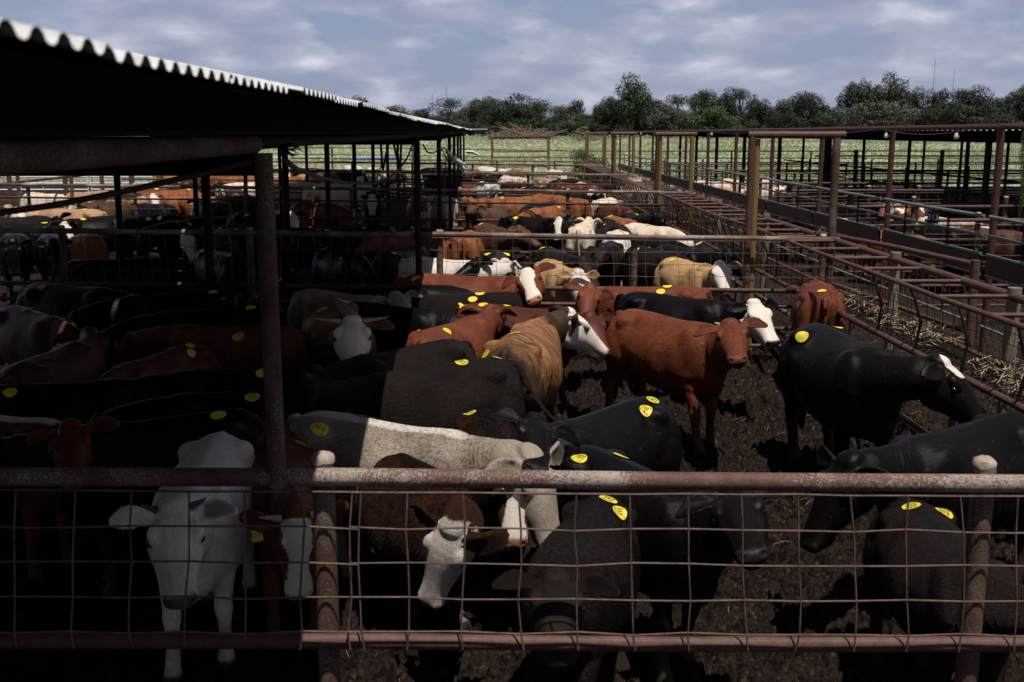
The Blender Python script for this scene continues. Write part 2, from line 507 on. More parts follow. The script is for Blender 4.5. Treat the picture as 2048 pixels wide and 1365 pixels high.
def pose_calf(ny=0, npt=10, hy=0, hp=50, hr=0, legs=(0, 0, 0, 0), tail=0.0, sy=1.0, belly=0.0, curl=0.0):
    V = CV.copy()
    piv = {0: (.42, .80), 1: (.42, .80), 2: (-.43, .84), 3: (-.43, .84)}
    D = np.zeros_like(V)
    for k in range(4):
        if legs[k] == 0: continue
        a = math.radians(legs[k]); px, pz = piv[k]
        dx, dz = CV[:, 0] - px, CV[:, 2] - pz
        w = CWL[k]
        D[:, 0] += w * (math.cos(a) * dx + math.sin(-a) * dz - dx)
        D[:, 2] += w * (math.sin(a) * dx + math.cos(a) * dz - dz) * .6
    V += D
    if tail:
        L = np.clip((1.03 - CV[:, 2]) / .75, 0, 1)
        a = math.radians(tail) * (.35 + .65 * L)
        dy, dz = CV[:, 1], CV[:, 2] - 1.03
        V[:, 1] += CWT * (np.cos(a) * dy - np.sin(a) * dz - dy)
        V[:, 2] += CWT * (np.sin(a) * dy + np.cos(a) * dz - dz)
        V[:, 0] -= CWT * .10 * L * min(1, abs(tail) / 40)
    fr = neck_frames(ny, npt, hy, hp, hr)
    us, C, R = fr
    u = np.clip((CV - NP0) @ NAX / NLEN, 0, None)
    uc = np.clip(u, 0, UMAX - 1e-6)
    k = np.floor(uc / UMAX * NS).astype(int); t = (uc / UMAX * NS - k)[:, None]
    Cc = C[k] * (1 - t) + C[k + 1] * t
    Rc = R[k] * (1 - t[:, :, None]) + R[k + 1] * t[:, :, None]
    off = CV - (NP0 + NAX * (NLEN * uc)[:, None])
    Q = Cc + np.einsum('nij,nj->ni', Rc, off)
    V = V + CWN[:, None] * (Q - CV)
    if belly:
        b = np.exp(-((CV[:, 0] + .05) / .35) ** 2) * np.clip((.85 - CV[:, 2]) / .3, 0, 1) * (1 - np.clip(sum(CWL), 0, 1))
        V[:, 2] -= belly * b * (CV[:, 2] > .42)
        V[:, 1] *= 1 + belly * 1.5 * b * (CV[:, 2] > .42)
    V[:, 1] *= sy
    H = head_matrix(fr)
    H = np.diag([1, sy, 1, 1]) @ H
    return V, Matrix(H.tolist())

def mesh_from(V, name='calf'):
    me = CALF.copy(); me.name = name
    me.vertices.foreach_set('co', V.ravel())
    me.update()
    return me

POLL = np.append(np.array(gh(.975 - HS, 0, 1.10)), 1); NOSE = np.append(np.array(gh(1.395 - HS, 0, .955)), 1)
def head_fast(ny, npt, hy, hp):
    n = 10; du = UMAX / n
    us = [du * (k + .5) for k in range(n)]
    wn = [max(0, min(1, u / .12)) * (1 if u < .85 else 0) for u in us]; a = sum(wn)
    wh = [math.exp(-((u - .97) / .12) ** 2) for u in us]; b = sum(wh)
    r = Matrix.Identity(3); c = Vector(NP0); ax = Vector(NAX) * (NLEN * du)
    for k in range(n):
        r = r @ Matrix.Rotation(math.radians(ny) * wn[k] / a + math.radians(hy) * wh[k] / b, 3, 'Z') @ Matrix.Rotation(-math.radians(npt) * wn[k] / a + math.radians(hp) * wh[k] / b, 3, 'Y')
        c = c + r @ ax
    M = np.eye(4); R = np.array(r); M[:3, :3] = R; M[:3, 3] = np.array(c) - R @ (NP0 + NAX * NLEN * UMAX)
    return M

def solve_head(M, poll, nose, sy, reg=250.0, face=0.0):
    """turn neck and head so that poll and nose lie where they are seen; joints stay within natural limits"""
    M = np.array(M)
    lim = ((-95, 95), (-60, 45), (-55, 55), (-10, 105))
    d0 = np.array((0., 5., 0., 50.))
    def err(p):
        H = np.diag([1, sy, 1, 1]) @ head_fast(*p)
        e = 0
        for q, t in ((POLL, poll), (NOSE, nose)):
            w = M @ H @ q
            x, y = proj(w[:3]); e += (x - t[0]) ** 2 + (y - t[1]) ** 2
        if face:
            w = (M @ H @ POLL)[:3]; zc = np.array(CAMP) - w; zc /= np.linalg.norm(zc); zh = (M @ H)[:3, 2]; zh = zh / np.linalg.norm(zh)
            e += face * (1 - float(zc @ zh))
        r = ((p - d0) / np.array((55., 35., 35., 40.)))
        return e + reg * float(r @ r)
    starts = [np.array(q, float) for q in ((0, 5, 0, 50), (-50, 5, -20, 50), (50, 5, 20, 50), (0, -30, 0, 60), (0, 25, 0, 50), (-80, 0, -20, 40), (80, 0, 20, 40))]
    sc = sorted(((err(q), i) for i, q in enumerate(starts)))[:3]
    best, eb = None, 1e18
    for e0, i in sc:
        cur, ec, step = starts[i].copy(), e0, 20.0
        while step > 1.5:
            imp = False
            for k in range(4):
                for sg in (1, -1):
                    p = cur.copy(); p[k] = min(max(p[k] + sg * step, lim[k][0]), lim[k][1])
                    e = err(p)
                    if e < ec - 1e-6: cur, ec, imp = p, e, True
            if not imp: step *= .5
        if ec < eb: best, eb = cur, ec
    return best, math.sqrt(max(0, eb) / 2)

# ------------------------------------------------------------------ coats
def coat(name, c1, c2, face=None, fmask=None, muzzle=(.016, .012, .012), dorsal=None, patch=None, patch_amt=.55, patch_scale=2.4, sock=None,
         brindle=None, rough=.52, curl=0.0, earin=None, dirt=.35, spots=None, tail=None, spec=.13, sleek=0, neckdark=None):
    m, nt, b = newmat(name)
    A = lambda n: N(nt, 'ShaderNodeAttribute', attribute_name=n)
    rest = A('rest').outputs['Vector']
    oi = N(nt, 'ShaderNodeObjectInfo')
    mv = N(nt, 'ShaderNodeVectorMath', operation='MULTIPLY_ADD')
    nt.links.new(oi.outputs['Random'], mv.inputs[0]); mv.inputs[1].default_value = (37, 53, 71); nt.links.new(rest, mv.inputs[2])
    co = mv.outputs[0]
    fac = lambda n: A(n).outputs['Fac']
    big = noise(nt, co, 3.2, 4, .6)
    col = ramp(nt, big, [(.3, c1), (.7, c2)])
    # hair strokes lie along the body
    mp = N(nt, 'ShaderNodeMapping'); mp.inputs['Scale'].default_value = (34, 125, 95)
    nt.links.new(co, mp.inputs['Vector'])
    hair = noise(nt, mp.outputs[0], 1.0, 5, .7, 1.2 if not curl else 3.5)
    mp3 = N(nt, 'ShaderNodeMapping'); mp3.inputs['Scale'].default_value = (9, 30, 24); nt.links.new(co, mp3.inputs['Vector'])
    clump = noise(nt, mp3.outputs[0], 1.0 + curl, 6, .72, .9 + 1.8 * curl)
    light = c2[1] > .2
    col = mixc(nt, .38 if light else .75, col, mixc(nt, 1.0, col, ramp(nt, hair, [(.3, .30), (.72, 1.6)]), 'MULTIPLY'))
    col = mixc(nt, (.25 if light else .45) + .2 * curl, col, mixc(nt, 1.0, col, ramp(nt, clump, [(.32, .45), (.68, 1.45)]), 'MULTIPLY'))
    nz = noise(nt, co, 9, 4, .6)
    def msk(f, amt=.55, soft=.06):
        s = math_(nt, 'ADD', f, math_(nt, 'MULTIPLY', math_(nt, 'SUBTRACT', nz, .5), .9))
        return ramp(nt, s, [(max(0, amt - soft), 0.0), (amt + soft, 1.0)])
    if brindle:
        mp2 = N(nt, 'ShaderNodeMapping'); mp2.inputs['Scale'].default_value = (13, 2.6, 2.6); nt.links.new(co, mp2.inputs['Vector'])
        bs = noise(nt, mp2.outputs[0], 1.6, 7, .72, .6)
        col = mixc(nt, ramp(nt, bs, [(.44, 0.0), (.60, .85)]), col, brindle)
    if neckdark:
        sx = N(nt, 'ShaderNodeSeparateXYZ'); nt.links.new(rest, sx.inputs[0])
        e = math_(nt, 'ADD', math_(nt, 'ABSOLUTE', math_(nt, 'SUBTRACT', sx.outputs['X'], .04)), math_(nt, 'MULTIPLY', math_(nt, 'SUBTRACT', nz, .5), .55))
        e = math_(nt, 'ADD', e, math_(nt, 'MULTIPLY', math_(nt, 'SUBTRACT', 1.0, sx.outputs['Z']), .45))
        col = mixc(nt, ramp(nt, e, [(.42, 0.0), (.68, .9)]), col, neckdark)
    if patch:
        col = mixc(nt, ramp(nt, noise(nt, co, patch_scale, 3, .5, .4), [(patch_amt - .02, 0.0), (patch_amt + .02, 1.0)]), col, patch)
    if spots:
        col = mixc(nt, ramp(nt, noise(nt, co, 22, 3, .5), [(.60, 0.0), (.66, 1.0)]), col, spots)
    if dorsal: col = mixc(nt, msk(fac('dorsal'), .5, .2), col, dorsal)
    if sock: col = mixc(nt, msk(fac('sock'), .5), col, sock)
    if face: col = mixc(nt, msk(fac(fmask or 'face'), .52), col, mixc(nt, ramp(nt, hair, [(.35, 0.0), (.75, .5)]), face, (face[0] * .72, face[1] * .66, face[2] * .60)))
    col = mixc(nt, fac('tailsw'), col, tail or (c1[0] * .45, c1[1] * .4, c1[2] * .4))
    # caked mud on feet and lower legs
    dsum = math_(nt, 'MULTIPLY', math_(nt, 'ADD', fac('sock'), math_(nt, 'MULTIPLY', fac('under'), .5)), math_(nt, 'ADD', noise(nt, co, 14, 4, .65), .15))
    col = mixc(nt, math_(nt, 'MULTIPLY', ramp(nt, dsum, [(.28, 0.0), (.6, 1.0)]), dirt * 2, True), col, (.040, .027, .022))
    sp = noise(nt, co, 45, 3, .5)
    col = mixc(nt, math_(nt, 'MULTIPLY', ramp(nt, sp, [(.66, 0.0), (.72, 1.0)]), dirt), col, (.06, .042, .034))
    col = mixc(nt, math_(nt, 'MULTIPLY', fac('earin'), .85), col, earin or (c1[0] * .5, c1[1] * .4, c1[2] * .4))
    col = mixc(nt, fac('muzzle'), col, muzzle)
    col = mixc(nt, fac('dark'), col, (.012, .009, .009))
    col = mixc(nt, fac('hoof'), col, (.03, .024, .02))
    nt.links.new(col, b.inputs['Base Color'])
    b.inputs['Roughness'].default_value = rough
    b.inputs['Specular IOR Level'].default_value = spec if not sleek else .11
    h = math_(nt, 'ADD', hair, math_(nt, 'MULTIPLY', noise(nt, co, 13 if not curl else 38, 4, .65, 1.0 + 2 * curl), 1.2 + curl * 1.2))
    h = math_(nt, 'MULTIPLY', h, math_(nt, 'SUBTRACT', 1.0, math_(nt, 'MULTIPLY', fac('face'), .7)))
    bump(nt, b, h, (.34 if sleek or light else .55) + .4 * curl, .010 + .012 * curl)
    return m

CT = {}
PINK = (.42, .17, .12)
WHITE = (.74, .66, .57)
CT['black'] = coat('black_coat', (.0022, .0019, .0019), (.0058, .0046, .0042), rough=.40, sleek=1)
CT['blackwf'] = coat('black_coat_white_face', (.0022, .0019, .0019), (.0058, .0046, .0042), face=WHITE, rough=.40, sleek=1)
CT['blackblaze'] = coat('black_coat_white_blaze', (.0022, .0019, .0019), (.0058, .0046, .0042), face=WHITE, fmask='blaze', rough=.40, sleek=1)
CT['rusty'] = coat('rusty_black_coat', (.0052, .0034, .0027), (.0170, .0086, .0058), dorsal=(.007, .006, .006), rough=.46, curl=.3)
CT['blackpoll'] = coat('black_coat_white_poll', (.0026, .0022, .0021), (.0085, .0056, .0047), face=WHITE, fmask='pollw', rough=.40, sleek=1)
CT['brownwf'] = coat('brown_coat_white_face', (.11, .045, .020), (.19, .085, .040), face=WHITE, rough=.5, muzzle=PINK)
CT['rustywf'] = coat('rusty_brown_curly_coat_white_face', (.030, .0115, .0062), (.085, .031, .014), face=WHITE, muzzle=(.22, .09, .065), dorsal=(.012, .010, .010), rough=.55, curl=1.0)
CT['rustyblaze'] = coat('rusty_brown_curly_coat_white_blaze', (.030, .0115, .0062), (.085, .031, .014), face=WHITE, fmask='blaze', muzzle=(.30, .12, .07), dorsal=(.012, .010, .010), rough=.55, curl=1.0)
CT['dbrown'] = coat('dark_brown_coat', (.0085, .0049, .0038), (.0225, .0122, .0088), dorsal=(.009, .007, .007), rough=.47, curl=.3)
CT['brown'] = coat('brown_coat', (.060, .030, .017), (.125, .062, .034), rough=.5)
CT['maroon'] = coat('maroon_coat', (.060, .0170, .0115), (.108, .0310, .0205), rough=.43, muzzle=(.10, .04, .03))
CT['red'] = coat('red_coat', (.105, .0275, .0130), (.182, .051, .0235), rough=.45, muzzle=(.12, .038, .024))
CT['redback'] = coat('red_coat_white_back', (.09, .0220, .0095), (.155, .040, .017), dorsal=WHITE, rough=.5, muzzle=(.12, .05, .035))
CT['redwf'] = coat('red_coat_white_marked_face', (.115, .0290, .0130), (.195, .053, .0225), face=WHITE, fmask='blaze', rough=.48, muzzle=PINK)
CT['orange'] = coat('orange_red_coat', (.20, .066, .023), (.32, .115, .043), rough=.5, muzzle=PINK)
CT['orangewf'] = coat('orange_red_coat_white_face', (.20, .066, .023), (.32, .115, .043), face=WHITE, rough=.5, muzzle=PINK)
CT['redpatch'] = coat('red_and_white_coat', (.16, .045, .020), (.26, .080, .034), patch=WHITE, patch_amt=.52, rough=.5, muzzle=PINK)
CT['tan'] = coat('tan_coat', (.31, .165, .085), (.46, .285, .16), rough=.55, muzzle=PINK)
CT['tanwf'] = coat('yellow_tan_coat_white_face', (.43, .245, .105), (.62, .40, .20), face=WHITE, rough=.58, muzzle=(.16, .09, .08), curl=.55, dirt=.5)
CT['cream'] = coat('cream_coat', (.60, .45, .32), (.78, .66, .53), rough=.58, muzzle=PINK, dirt=.35)
CT['white'] = coat('white_coat', (.62, .53, .46), (.74, .66, .585), rough=.6, muzzle=(.10, .065, .065), earin=(.10, .06, .045), dirt=.25)
CT['grey'] = coat('shaggy_grey_coat', (.25, .20, .155), (.47, .385, .30), dorsal=(.72, .66, .58), rough=.62, muzzle=(.20, .13, .11), curl=.6, dirt=.2, earin=(.05, .035, .03))
CT['taupe'] = coat('taupe_coat', (.20, .15, .115), (.34, .27, .21), rough=.58, muzzle=(.10, .07, .06))
CT['brindle'] = coat('brindled_coat_white_face', (.27, .105, .036), (.42, .20, .080), face=WHITE, brindle=(.035, .02, .014), neckdark=(.022, .015, .012), rough=.42, muzzle=PINK)
CT['pied'] = coat('white_coat_black_patches', (.62, .58, .54), (.76, .72, .67), patch=(.012, .011, .012), patch_amt=.56, rough=.55)
CT['blackpied'] = coat('black_coat_white_patches', (.010, .0095, .010), (.018, .0165, .0165), patch=WHITE, patch_amt=.60, patch_scale=1.9, rough=.42)
CT['speckle'] = coat('cream_speckled_coat', (.58, .45, .34), (.74, .63, .52), spots=(.22, .11, .06), rough=.6, muzzle=PINK)

# ------------------------------------------------------------------ stickers, eyes, horns, tags
m, nt, b = newmat('yellow_sticker')
b.inputs['Base Color'].default_value = (.84, .66, .035, 1); b.inputs['Roughness'].default_value = .5
nt.links.new(ramp(nt, noise(nt, objco(nt), 25, 3), [(.3, (.60, .45, .022)), (.7, (.80, .63, .05))]), b.inputs['Base Color'])
MAT['sticker'] = m
m, nt, b = newmat('ink'); b.inputs['Base Color'].default_value = (.07, .065, .03, 1); b.inputs['Roughness'].default_value = .7
MAT['ink'] = m
m, nt, b = newmat('eyeball'); b.inputs['Base Color'].default_value = (.012, .008, .006, 1); b.inputs['Roughness'].default_value = .06
MAT['eye'] = m
MAT['horn'] = paint('pale_horn', (.34, .26, .18), (.52, .42, .32), rough=.5)
MAT['horn_dark'] = paint('dark_horn', (.06, .045, .04), (.12, .09, .075), rough=.5)

def text_shape(s, size):
    cu = bpy.data.curves.new('t', 'FONT'); cu.body = s; cu.size = size; cu.align_x = 'CENTER'; cu.align_y = 'CENTER'; cu.resolution_u = 2
    o = bpy.data.objects.new('t', cu); COL.objects.link(o)
    dg = bpy.context.evaluated_depsgraph_get(); dg.update()
    me = bpy.data.meshes.new_from_object(o.evaluated_get(dg))
    vs = [tuple(v.co) for v in me.vertices]; fs = [tuple(p.vertices) for p in me.polygons]
    bpy.data.objects.remove(o); bpy.data.curves.remove(cu); bpy.data.meshes.remove(me)
    return vs, fs

def drape(pts2, x, y, off, ang, sy):
    """lays flat points on the calf's back"""
    out = []
    ca, sa = math.cos(ang), math.sin(ang)
    hit = CBVH.ray_cast(Vector((x, y, 2)), Vector((0, 0, -1)))
    n0 = hit[1] if hit[1] is not None else Vector((0, 0, 1))
    p0 = hit[0] if hit[0] is not None else Vector((x, y, 1.08))
    ux = (Vector((1, 0, 0)) - n0 * n0.x).normalized(); uy = n0.cross(ux)
    for a, c in pts2:
        q = p0 + ux * (ca * a - sa * c) + uy * (sa * a + ca * c) + n0 * .15
        h = CBVH.ray_cast(q, -n0)
        p = h[0] + h[1] * off if h[0] is not None else q - n0 * .15
        if h[0] is not None and (h[0] - (q - n0 * .15)).length > .05: p = q - n0 * (.15 - off)
        out.append((p.x, p.y * sy, p.z))
    return out

_stk = {}
def sticker(parent, x, y, ang, text, sy):
    key = (round(x, 2), round(y, 2), round(ang, 1), text, round(sy, 2))
    if key not in _stk:
        pts = [(0, 0)]; fs = []
        K = 20
        for r in (.5, 1):
            for j in range(K):
                a = 2 * math.pi * j / K
                pts.append((.052 * r * math.cos(a), .043 * r * math.sin(a)))
        for j in range(K):
            fs.append((0, 1 + j, 1 + (j + 1) % K)); fs.append((1 + j, 1 + K + j, 1 + K + (j + 1) % K, 1 + (j + 1) % K))
        P = drape(pts, x, y, .008, ang, sy)
        me = bpy.data.meshes.new('sale_sticker'); me.from_pydata(P, [], fs); me.materials.append(MAT['sticker'])
        me.polygons.foreach_set('use_smooth', [True] * len(fs)); me.update()
        tm = None
        if text:
            vs, tf = text_shape(text, .043)
            v2 = []; f2 = []
            v2 += [(v[0], v[1] - .002) for v in vs]; f2 += tf
            for yy, w in ((.028, .030), (.022, .036), (-.025, .036), (-.031, .028)):
                b0 = len(v2); v2 += [(-w, yy - .0012), (w, yy - .0012), (w, yy + .0012), (-w, yy + .0012)]; f2.append((b0, b0 + 1, b0 + 2, b0 + 3))
            tm = bpy.data.meshes.new('lot_number'); tm.from_pydata(drape(v2, x, y, .0105, ang, sy), [], f2); tm.materials.append(MAT['ink']); tm.update()
        _stk[key] = (me, tm)
    me, tm = _stk[key]
    o = bpy.data.objects.new('sale_sticker', me); COL.objects.link(o); o.parent = parent
    if tm:
        t = bpy.data.objects.new('lot_number', tm); COL.objects.link(t); t.parent = o

def eye_mesh():
    mb = MB()
    vs = []; fs = []
    n, k = 12, 7
    for i in range(k):
        u = math.pi * (i + .5) / k
        for j in range(n):
            a = 2 * math.pi * j / n
            vs.append((.0215 * math.sin(u) * math.cos(a), .0205 * math.cos(u), .0195 * math.sin(u) * math.sin(a)))
    for i in range(k - 1):
        for j in range(n):
            fs.append((i * n + j, i * n + (j + 1) % n, (i + 1) * n + (j + 1) % n, (i + 1) * n + j))
    fs.append(tuple(range(n))); fs.append(tuple((k - 1) * n + j for j in range(n - 1, -1, -1)))
    me = bpy.data.meshes.new('eye'); me.from_pydata(vs, [], fs); me.materials.append(MAT['eye'])
    me.polygons.foreach_set('use_smooth', [True] * len(fs)); me.update()
    return me
EYE = eye_mesh()

def add_eyes(cow, H):
    for s in (1, -1):
        o = bpy.data.objects.new('eye', EYE); COL.objects.link(o); o.parent = cow
        o.matrix_local = H @ Matrix.Translation(gh(1.118 - HS, s * .0925, 1.032))

def add_horns(cow, H, L=.13, mat='horn', up=.3, r=.017, only=None):
    for s in (1, -1):
        if only and s != only: continue
        mb = MB()
        pts = []; rs = []
        for i in range(7):
            t = i / 6
            pts.append((.985 - HS - .02 * t, s * (.065 + L * t), 1.085 + L * up * t * t)); rs.append(r * (1 - t) ** .75 + .0015)
        mb.tube(pts, rs, 10)
        mb.v = [tuple(H @ gh(*p)) for p in mb.v]
        mb.build('horn', MAT[mat], cow)

def add_eartag(cow, H, text, side, W=None):
    base = H @ gh(.99 - HS, side * .17, 1.02)
    # hangs down in the world, facing the front of the head
    fwd = (H.to_3x3() @ Vector((.35, 0, .94))); fwd.z = 0; fwd.normalize()
    right = Vector((0, 0, 1)).cross(fwd).normalized()
    mb = MB()
    w, h = .030, .042
    out = [(-.010, 0), (.010, 0), (w, -.03), (w, -.03 - 2 * h), (-w, -.03 - 2 * h), (-w, -.03)]
    f = [base + fwd * .022 + right * a + Vector((0, 0, c)) for a, c in out]; bk = [p - fwd * .003 for p in f]
    k = len(out)
    mb.add(f + bk, [tuple(range(k))[::-1], tuple(range(k, 2 * k))] + [(i, (i + 1) % k, k + (i + 1) % k, k + i) for i in range(k)])
    o = mb.build('ear_tag', MAT['sticker'], cow, smooth=False)
    mt = MB()
    for line, yy, sz in ((text, -.085, .033), ('AB', -.052, .018)) if False else ((text, -.078, .034),):
        vs, fs = text_shape(line, sz)
        mt.add([base + fwd * .0235 + right * v[0] + Vector((0, 0, yy + v[1])) for v in vs], fs)
    t = mt.build('tag_number', MAT['ink'], o, smooth=False)

# short coat hair, grown from the skin of the nearest calves
def hair_seed(n, seed):
    r = np.random.default_rng(seed)
    P = np.array([tuple(p.vertices) for p in CALF.polygons if len(p.vertices) == 4])
    a, b_, c, d = (CV[P[:, k]] for k in range(4))
    ar = np.linalg.norm(np.cross(b_ - a, c - a), axis=1) + np.linalg.norm(np.cross(c - a, d - a), axis=1)
    cen = (a + b_ + c + d) / 4
    ar = ar * (cen[:, 2] > .30) * np.where(cen[:, 0] > .80, .02, 1.0)
    f = r.choice(len(P), n, p=ar / ar.sum())
    Q = P[f]; u, v = r.random(n), r.random(n)
    e1 = CV[Q[:, 1]] - CV[Q[:, 0]]; e2 = CV[Q[:, 3]] - CV[Q[:, 0]]
    nn = np.cross(e1, e2); nn /= np.linalg.norm(nn, axis=1)[:, None] + 1e-9
    cx = CV[Q[:, 0]]
    flow = np.stack([-np.ones(n), np.zeros(n), -.55 * np.clip((1.06 - cx[:, 2]) / .1, 0, 1)], -1)
    flow[cx[:, 2] < .5] = (0, 0, -1)
    flow += r.normal(size=(n, 3)) * .32
    flow -= nn * np.sum(flow * nn, 1)[:, None]; flow /= np.linalg.norm(flow, axis=1)[:, None] + 1e-9
    g11, g12, g22 = np.sum(e1 * e1, 1), np.sum(e1 * e2, 1), np.sum(e2 * e2, 1)
    det = g11 * g22 - g12 ** 2 + 1e-12
    b1, b2 = np.sum(flow * e1, 1), np.sum(flow * e2, 1)
    ca = (g22 * b1 - g12 * b2) / det; cb = (g11 * b2 - g12 * b1) / det
    return Q, u, v, ca, cb, r.uniform(.6, 1.3, n), r.uniform(.08, .34, n)
HSEED = hair_seed(36000, 4)
ANAMES = [a.name for a in CALF.attributes if a.data_type == 'FLOAT' and a.domain == 'POINT']
AVALS = {}
for k in ANAMES:
    t = np.empty(len(CV), np.float32); CALF.attributes[k].data.foreach_get('value', t); AVALS[k] = t

def add_hair(cow, V, coatn, L, w):
    Q, u, v, ca, cb, ln, lift = HSEED
    n = len(u)
    p0 = V[Q[:, 0]]; e1 = V[Q[:, 1]] - p0; e2 = V[Q[:, 3]] - p0; e3 = V[Q[:, 2]] - p0
    root = p0 * ((1 - u) * (1 - v))[:, None] + V[Q[:, 1]] * (u * (1 - v))[:, None] + V[Q[:, 2]] * (u * v)[:, None] + V[Q[:, 3]] * ((1 - u) * v)[:, None]
    nn = np.cross(e1, e2); nn /= np.linalg.norm(nn, axis=1)[:, None] + 1e-9
    d = e1 * ca[:, None] + e2 * cb[:, None]; d /= np.linalg.norm(d, axis=1)[:, None] + 1e-9
    sd = np.cross(nn, d)
    tip = root + (d + nn * lift[:, None]) * (L * ln)[:, None]
    T = np.empty((n, 3, 3)); T[:, 0] = root - sd * w - nn * .002; T[:, 1] = root + sd * w - nn * .002; T[:, 2] = tip
    me = bpy.data.meshes.new('coat_hair')
    me.vertices.add(3 * n); me.vertices.foreach_set('co', T.astype(np.float32).ravel())
    me.loops.add(3 * n); me.loops.foreach_set('vertex_index', np.arange(3 * n))
    me.polygons.add(n); me.polygons.foreach_set('loop_start', np.arange(0, 3 * n, 3)); me.polygons.foreach_set('loop_total', np.full(n, 3))
    me.polygons.foreach_set('use_smooth', [True] * n)
    me.update(calc_edges=True)
    q3 = np.repeat(Q[:, 0], 3)
    for k in ANAMES:
        at = me.attributes.new(k, 'FLOAT', 'POINT'); at.data.foreach_set('value', AVALS[k][q3])
    rest = np.repeat(CV[Q[:, 0]] * ((1 - u) * (1 - v))[:, None] + CV[Q[:, 1]] * (u * (1 - v))[:, None] + CV[Q[:, 2]] * (u * v)[:, None] + CV[Q[:, 3]] * ((1 - u) * v)[:, None], 3, axis=0)
    at = me.attributes.new('rest', 'FLOAT_VECTOR', 'POINT'); at.data.foreach_set('vector', rest.astype(np.float32).ravel())
    jit = np.repeat(nn + d * .35 + nrg.normal(size=(n, 3)) * .07, 3, axis=0); jit /= np.linalg.norm(jit, axis=1)[:, None]
    me.normals_split_custom_set_from_vertices(jit.astype(np.float32))
    me.materials.append(CT[coatn])
    o = bpy.data.objects.new('coat_hair', me); COL.objects.link(o); o.parent = cow
    return o
# ------------------------------------------------------------------ value noise for the ground
_tab = nrg.random((256, 256))
def vnoise(x, y):
    xi = np.floor(x).astype(int); yi = np.floor(y).astype(int)
    fx = x - xi; fy = y - yi
    fx = fx * fx * (3 - 2 * fx); fy = fy * fy * (3 - 2 * fy)
    g = lambda a, b: _tab[a & 255, b & 255]
    return (g(xi, yi) * (1 - fx) + g(xi + 1, yi) * fx) * (1 - fy) + (g(xi, yi + 1) * (1 - fx) + g(xi + 1, yi + 1) * fx) * fy

def sstep(a, lo, hi):
    t = np.clip((a - lo) / (hi - lo), 0, 1); return t * t * (3 - 2 * t)

def cells(X, Y, f, seed):
    """gap between the nearest two of a jittered grid of points: clods with cracks between"""
    r = np.random.default_rng(seed); T = r.random((128, 128, 2)) * .9 + .05
    x = X * f; y = Y * f; xi = np.floor(x).astype(int); yi = np.floor(y).astype(int)
    a = np.full(x.shape, 9.0); b = np.full(x.shape, 9.0)
    for i in (-1, 0, 1):
        for j in (-1, 0, 1):
            t = T[(xi + i) & 127, (yi + j) & 127]
            d = np.hypot(xi + i + t[..., 0] - x, yi + j + t[..., 1] - y)
            b = np.where(d < a, a, np.minimum(b, d)); a = np.minimum(a, d)
    return b - a

def mud_h(X, Y):
    base = -0.013 * np.clip(X, -11, 6)
    k = np.clip(1.0 - (Y - 12) / 25, .35, 1)
    n = (vnoise(X * 1.7 + 3, Y * 1.7) - .5) * .07
    n += (vnoise(X * 4.3 + 9, Y * 4.3) - .5) * .07
    t = np.abs(vnoise(X * 7.5 + 31, Y * 7.5 + 5) - .5) + np.abs(vnoise(X * 16 + 11, Y * 16 + 7) - .5) * .6
    n += (t - .35) * .10
    wx = X + (vnoise(X * 9 + 2, Y * 9) - .5) * .10; wy = Y + (vnoise(X * 9, Y * 9 + 7) - .5) * .10
    n += .060 * sstep(cells(wx, wy, 7.5, 3), .02, .30) + .034 * sstep(cells(wx + 3, wy, 17, 4), .02, .35) - .07
    n += .045 * sstep(vnoise(X * 8.3 + 5, Y * 8.3 + 61), .36, .58) + .032 * sstep(vnoise(X * 17 + 15, Y * 17 + 23), .38, .58) + .020 * sstep(vnoise(X * 36 + 7, Y * 36 + 3), .40, .60) - .05
    return base + n * k

def terrain(X, Y):
    return 2.0 * sstep(Y, 58, 185) - .25 * sstep(Y, 45, 60) * 0

def grid_mesh(name, xs, ys, hf, mat):
    X, Y = np.meshgrid(xs, ys)
    Z = hf(X, Y)
    V = np.stack([X, Y, Z], -1).reshape(-1, 3)
    ny, nx = X.shape
    i = np.arange(nx * ny).reshape(ny, nx)
    Q = np.stack([i[:-1, :-1], i[:-1, 1:], i[1:, 1:], i[1:, :-1]], -1).reshape(-1, 4)
    me = bpy.data.meshes.new(name)
    me.vertices.add(len(V)); me.vertices.foreach_set('co', V.ravel())
    me.loops.add(Q.size); me.loops.foreach_set('vertex_index', Q.ravel())
    me.polygons.add(len(Q)); me.polygons.foreach_set('loop_start', np.arange(0, Q.size, 4)); me.polygons.foreach_set('loop_total', np.full(len(Q), 4))
    me.polygons.foreach_set('use_smooth', [True] * len(Q))
    me.materials.append(mat); me.update(calc_edges=True)
    o = bpy.data.objects.new(name, me); COL.objects.link(o)
    return o

m, nt, b = newmat('trampled_mud')
tc = N(nt, 'ShaderNodeTexCoord'); co = tc.outputs['Object']
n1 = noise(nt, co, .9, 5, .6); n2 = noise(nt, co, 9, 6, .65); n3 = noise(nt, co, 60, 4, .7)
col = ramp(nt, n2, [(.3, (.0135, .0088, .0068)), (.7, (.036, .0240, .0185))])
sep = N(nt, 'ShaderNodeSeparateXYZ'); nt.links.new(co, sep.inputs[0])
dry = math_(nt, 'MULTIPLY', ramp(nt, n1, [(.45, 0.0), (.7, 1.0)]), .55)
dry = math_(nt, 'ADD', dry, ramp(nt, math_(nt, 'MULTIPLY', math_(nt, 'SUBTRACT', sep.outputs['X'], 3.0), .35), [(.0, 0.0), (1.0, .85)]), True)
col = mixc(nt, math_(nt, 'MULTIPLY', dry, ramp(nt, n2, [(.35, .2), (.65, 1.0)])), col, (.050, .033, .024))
col = mixc(nt, ramp(nt, noise(nt, co, 3.1, 4, .6), [(.64, 0.0), (.74, .3)]), col, (.09, .06, .022))
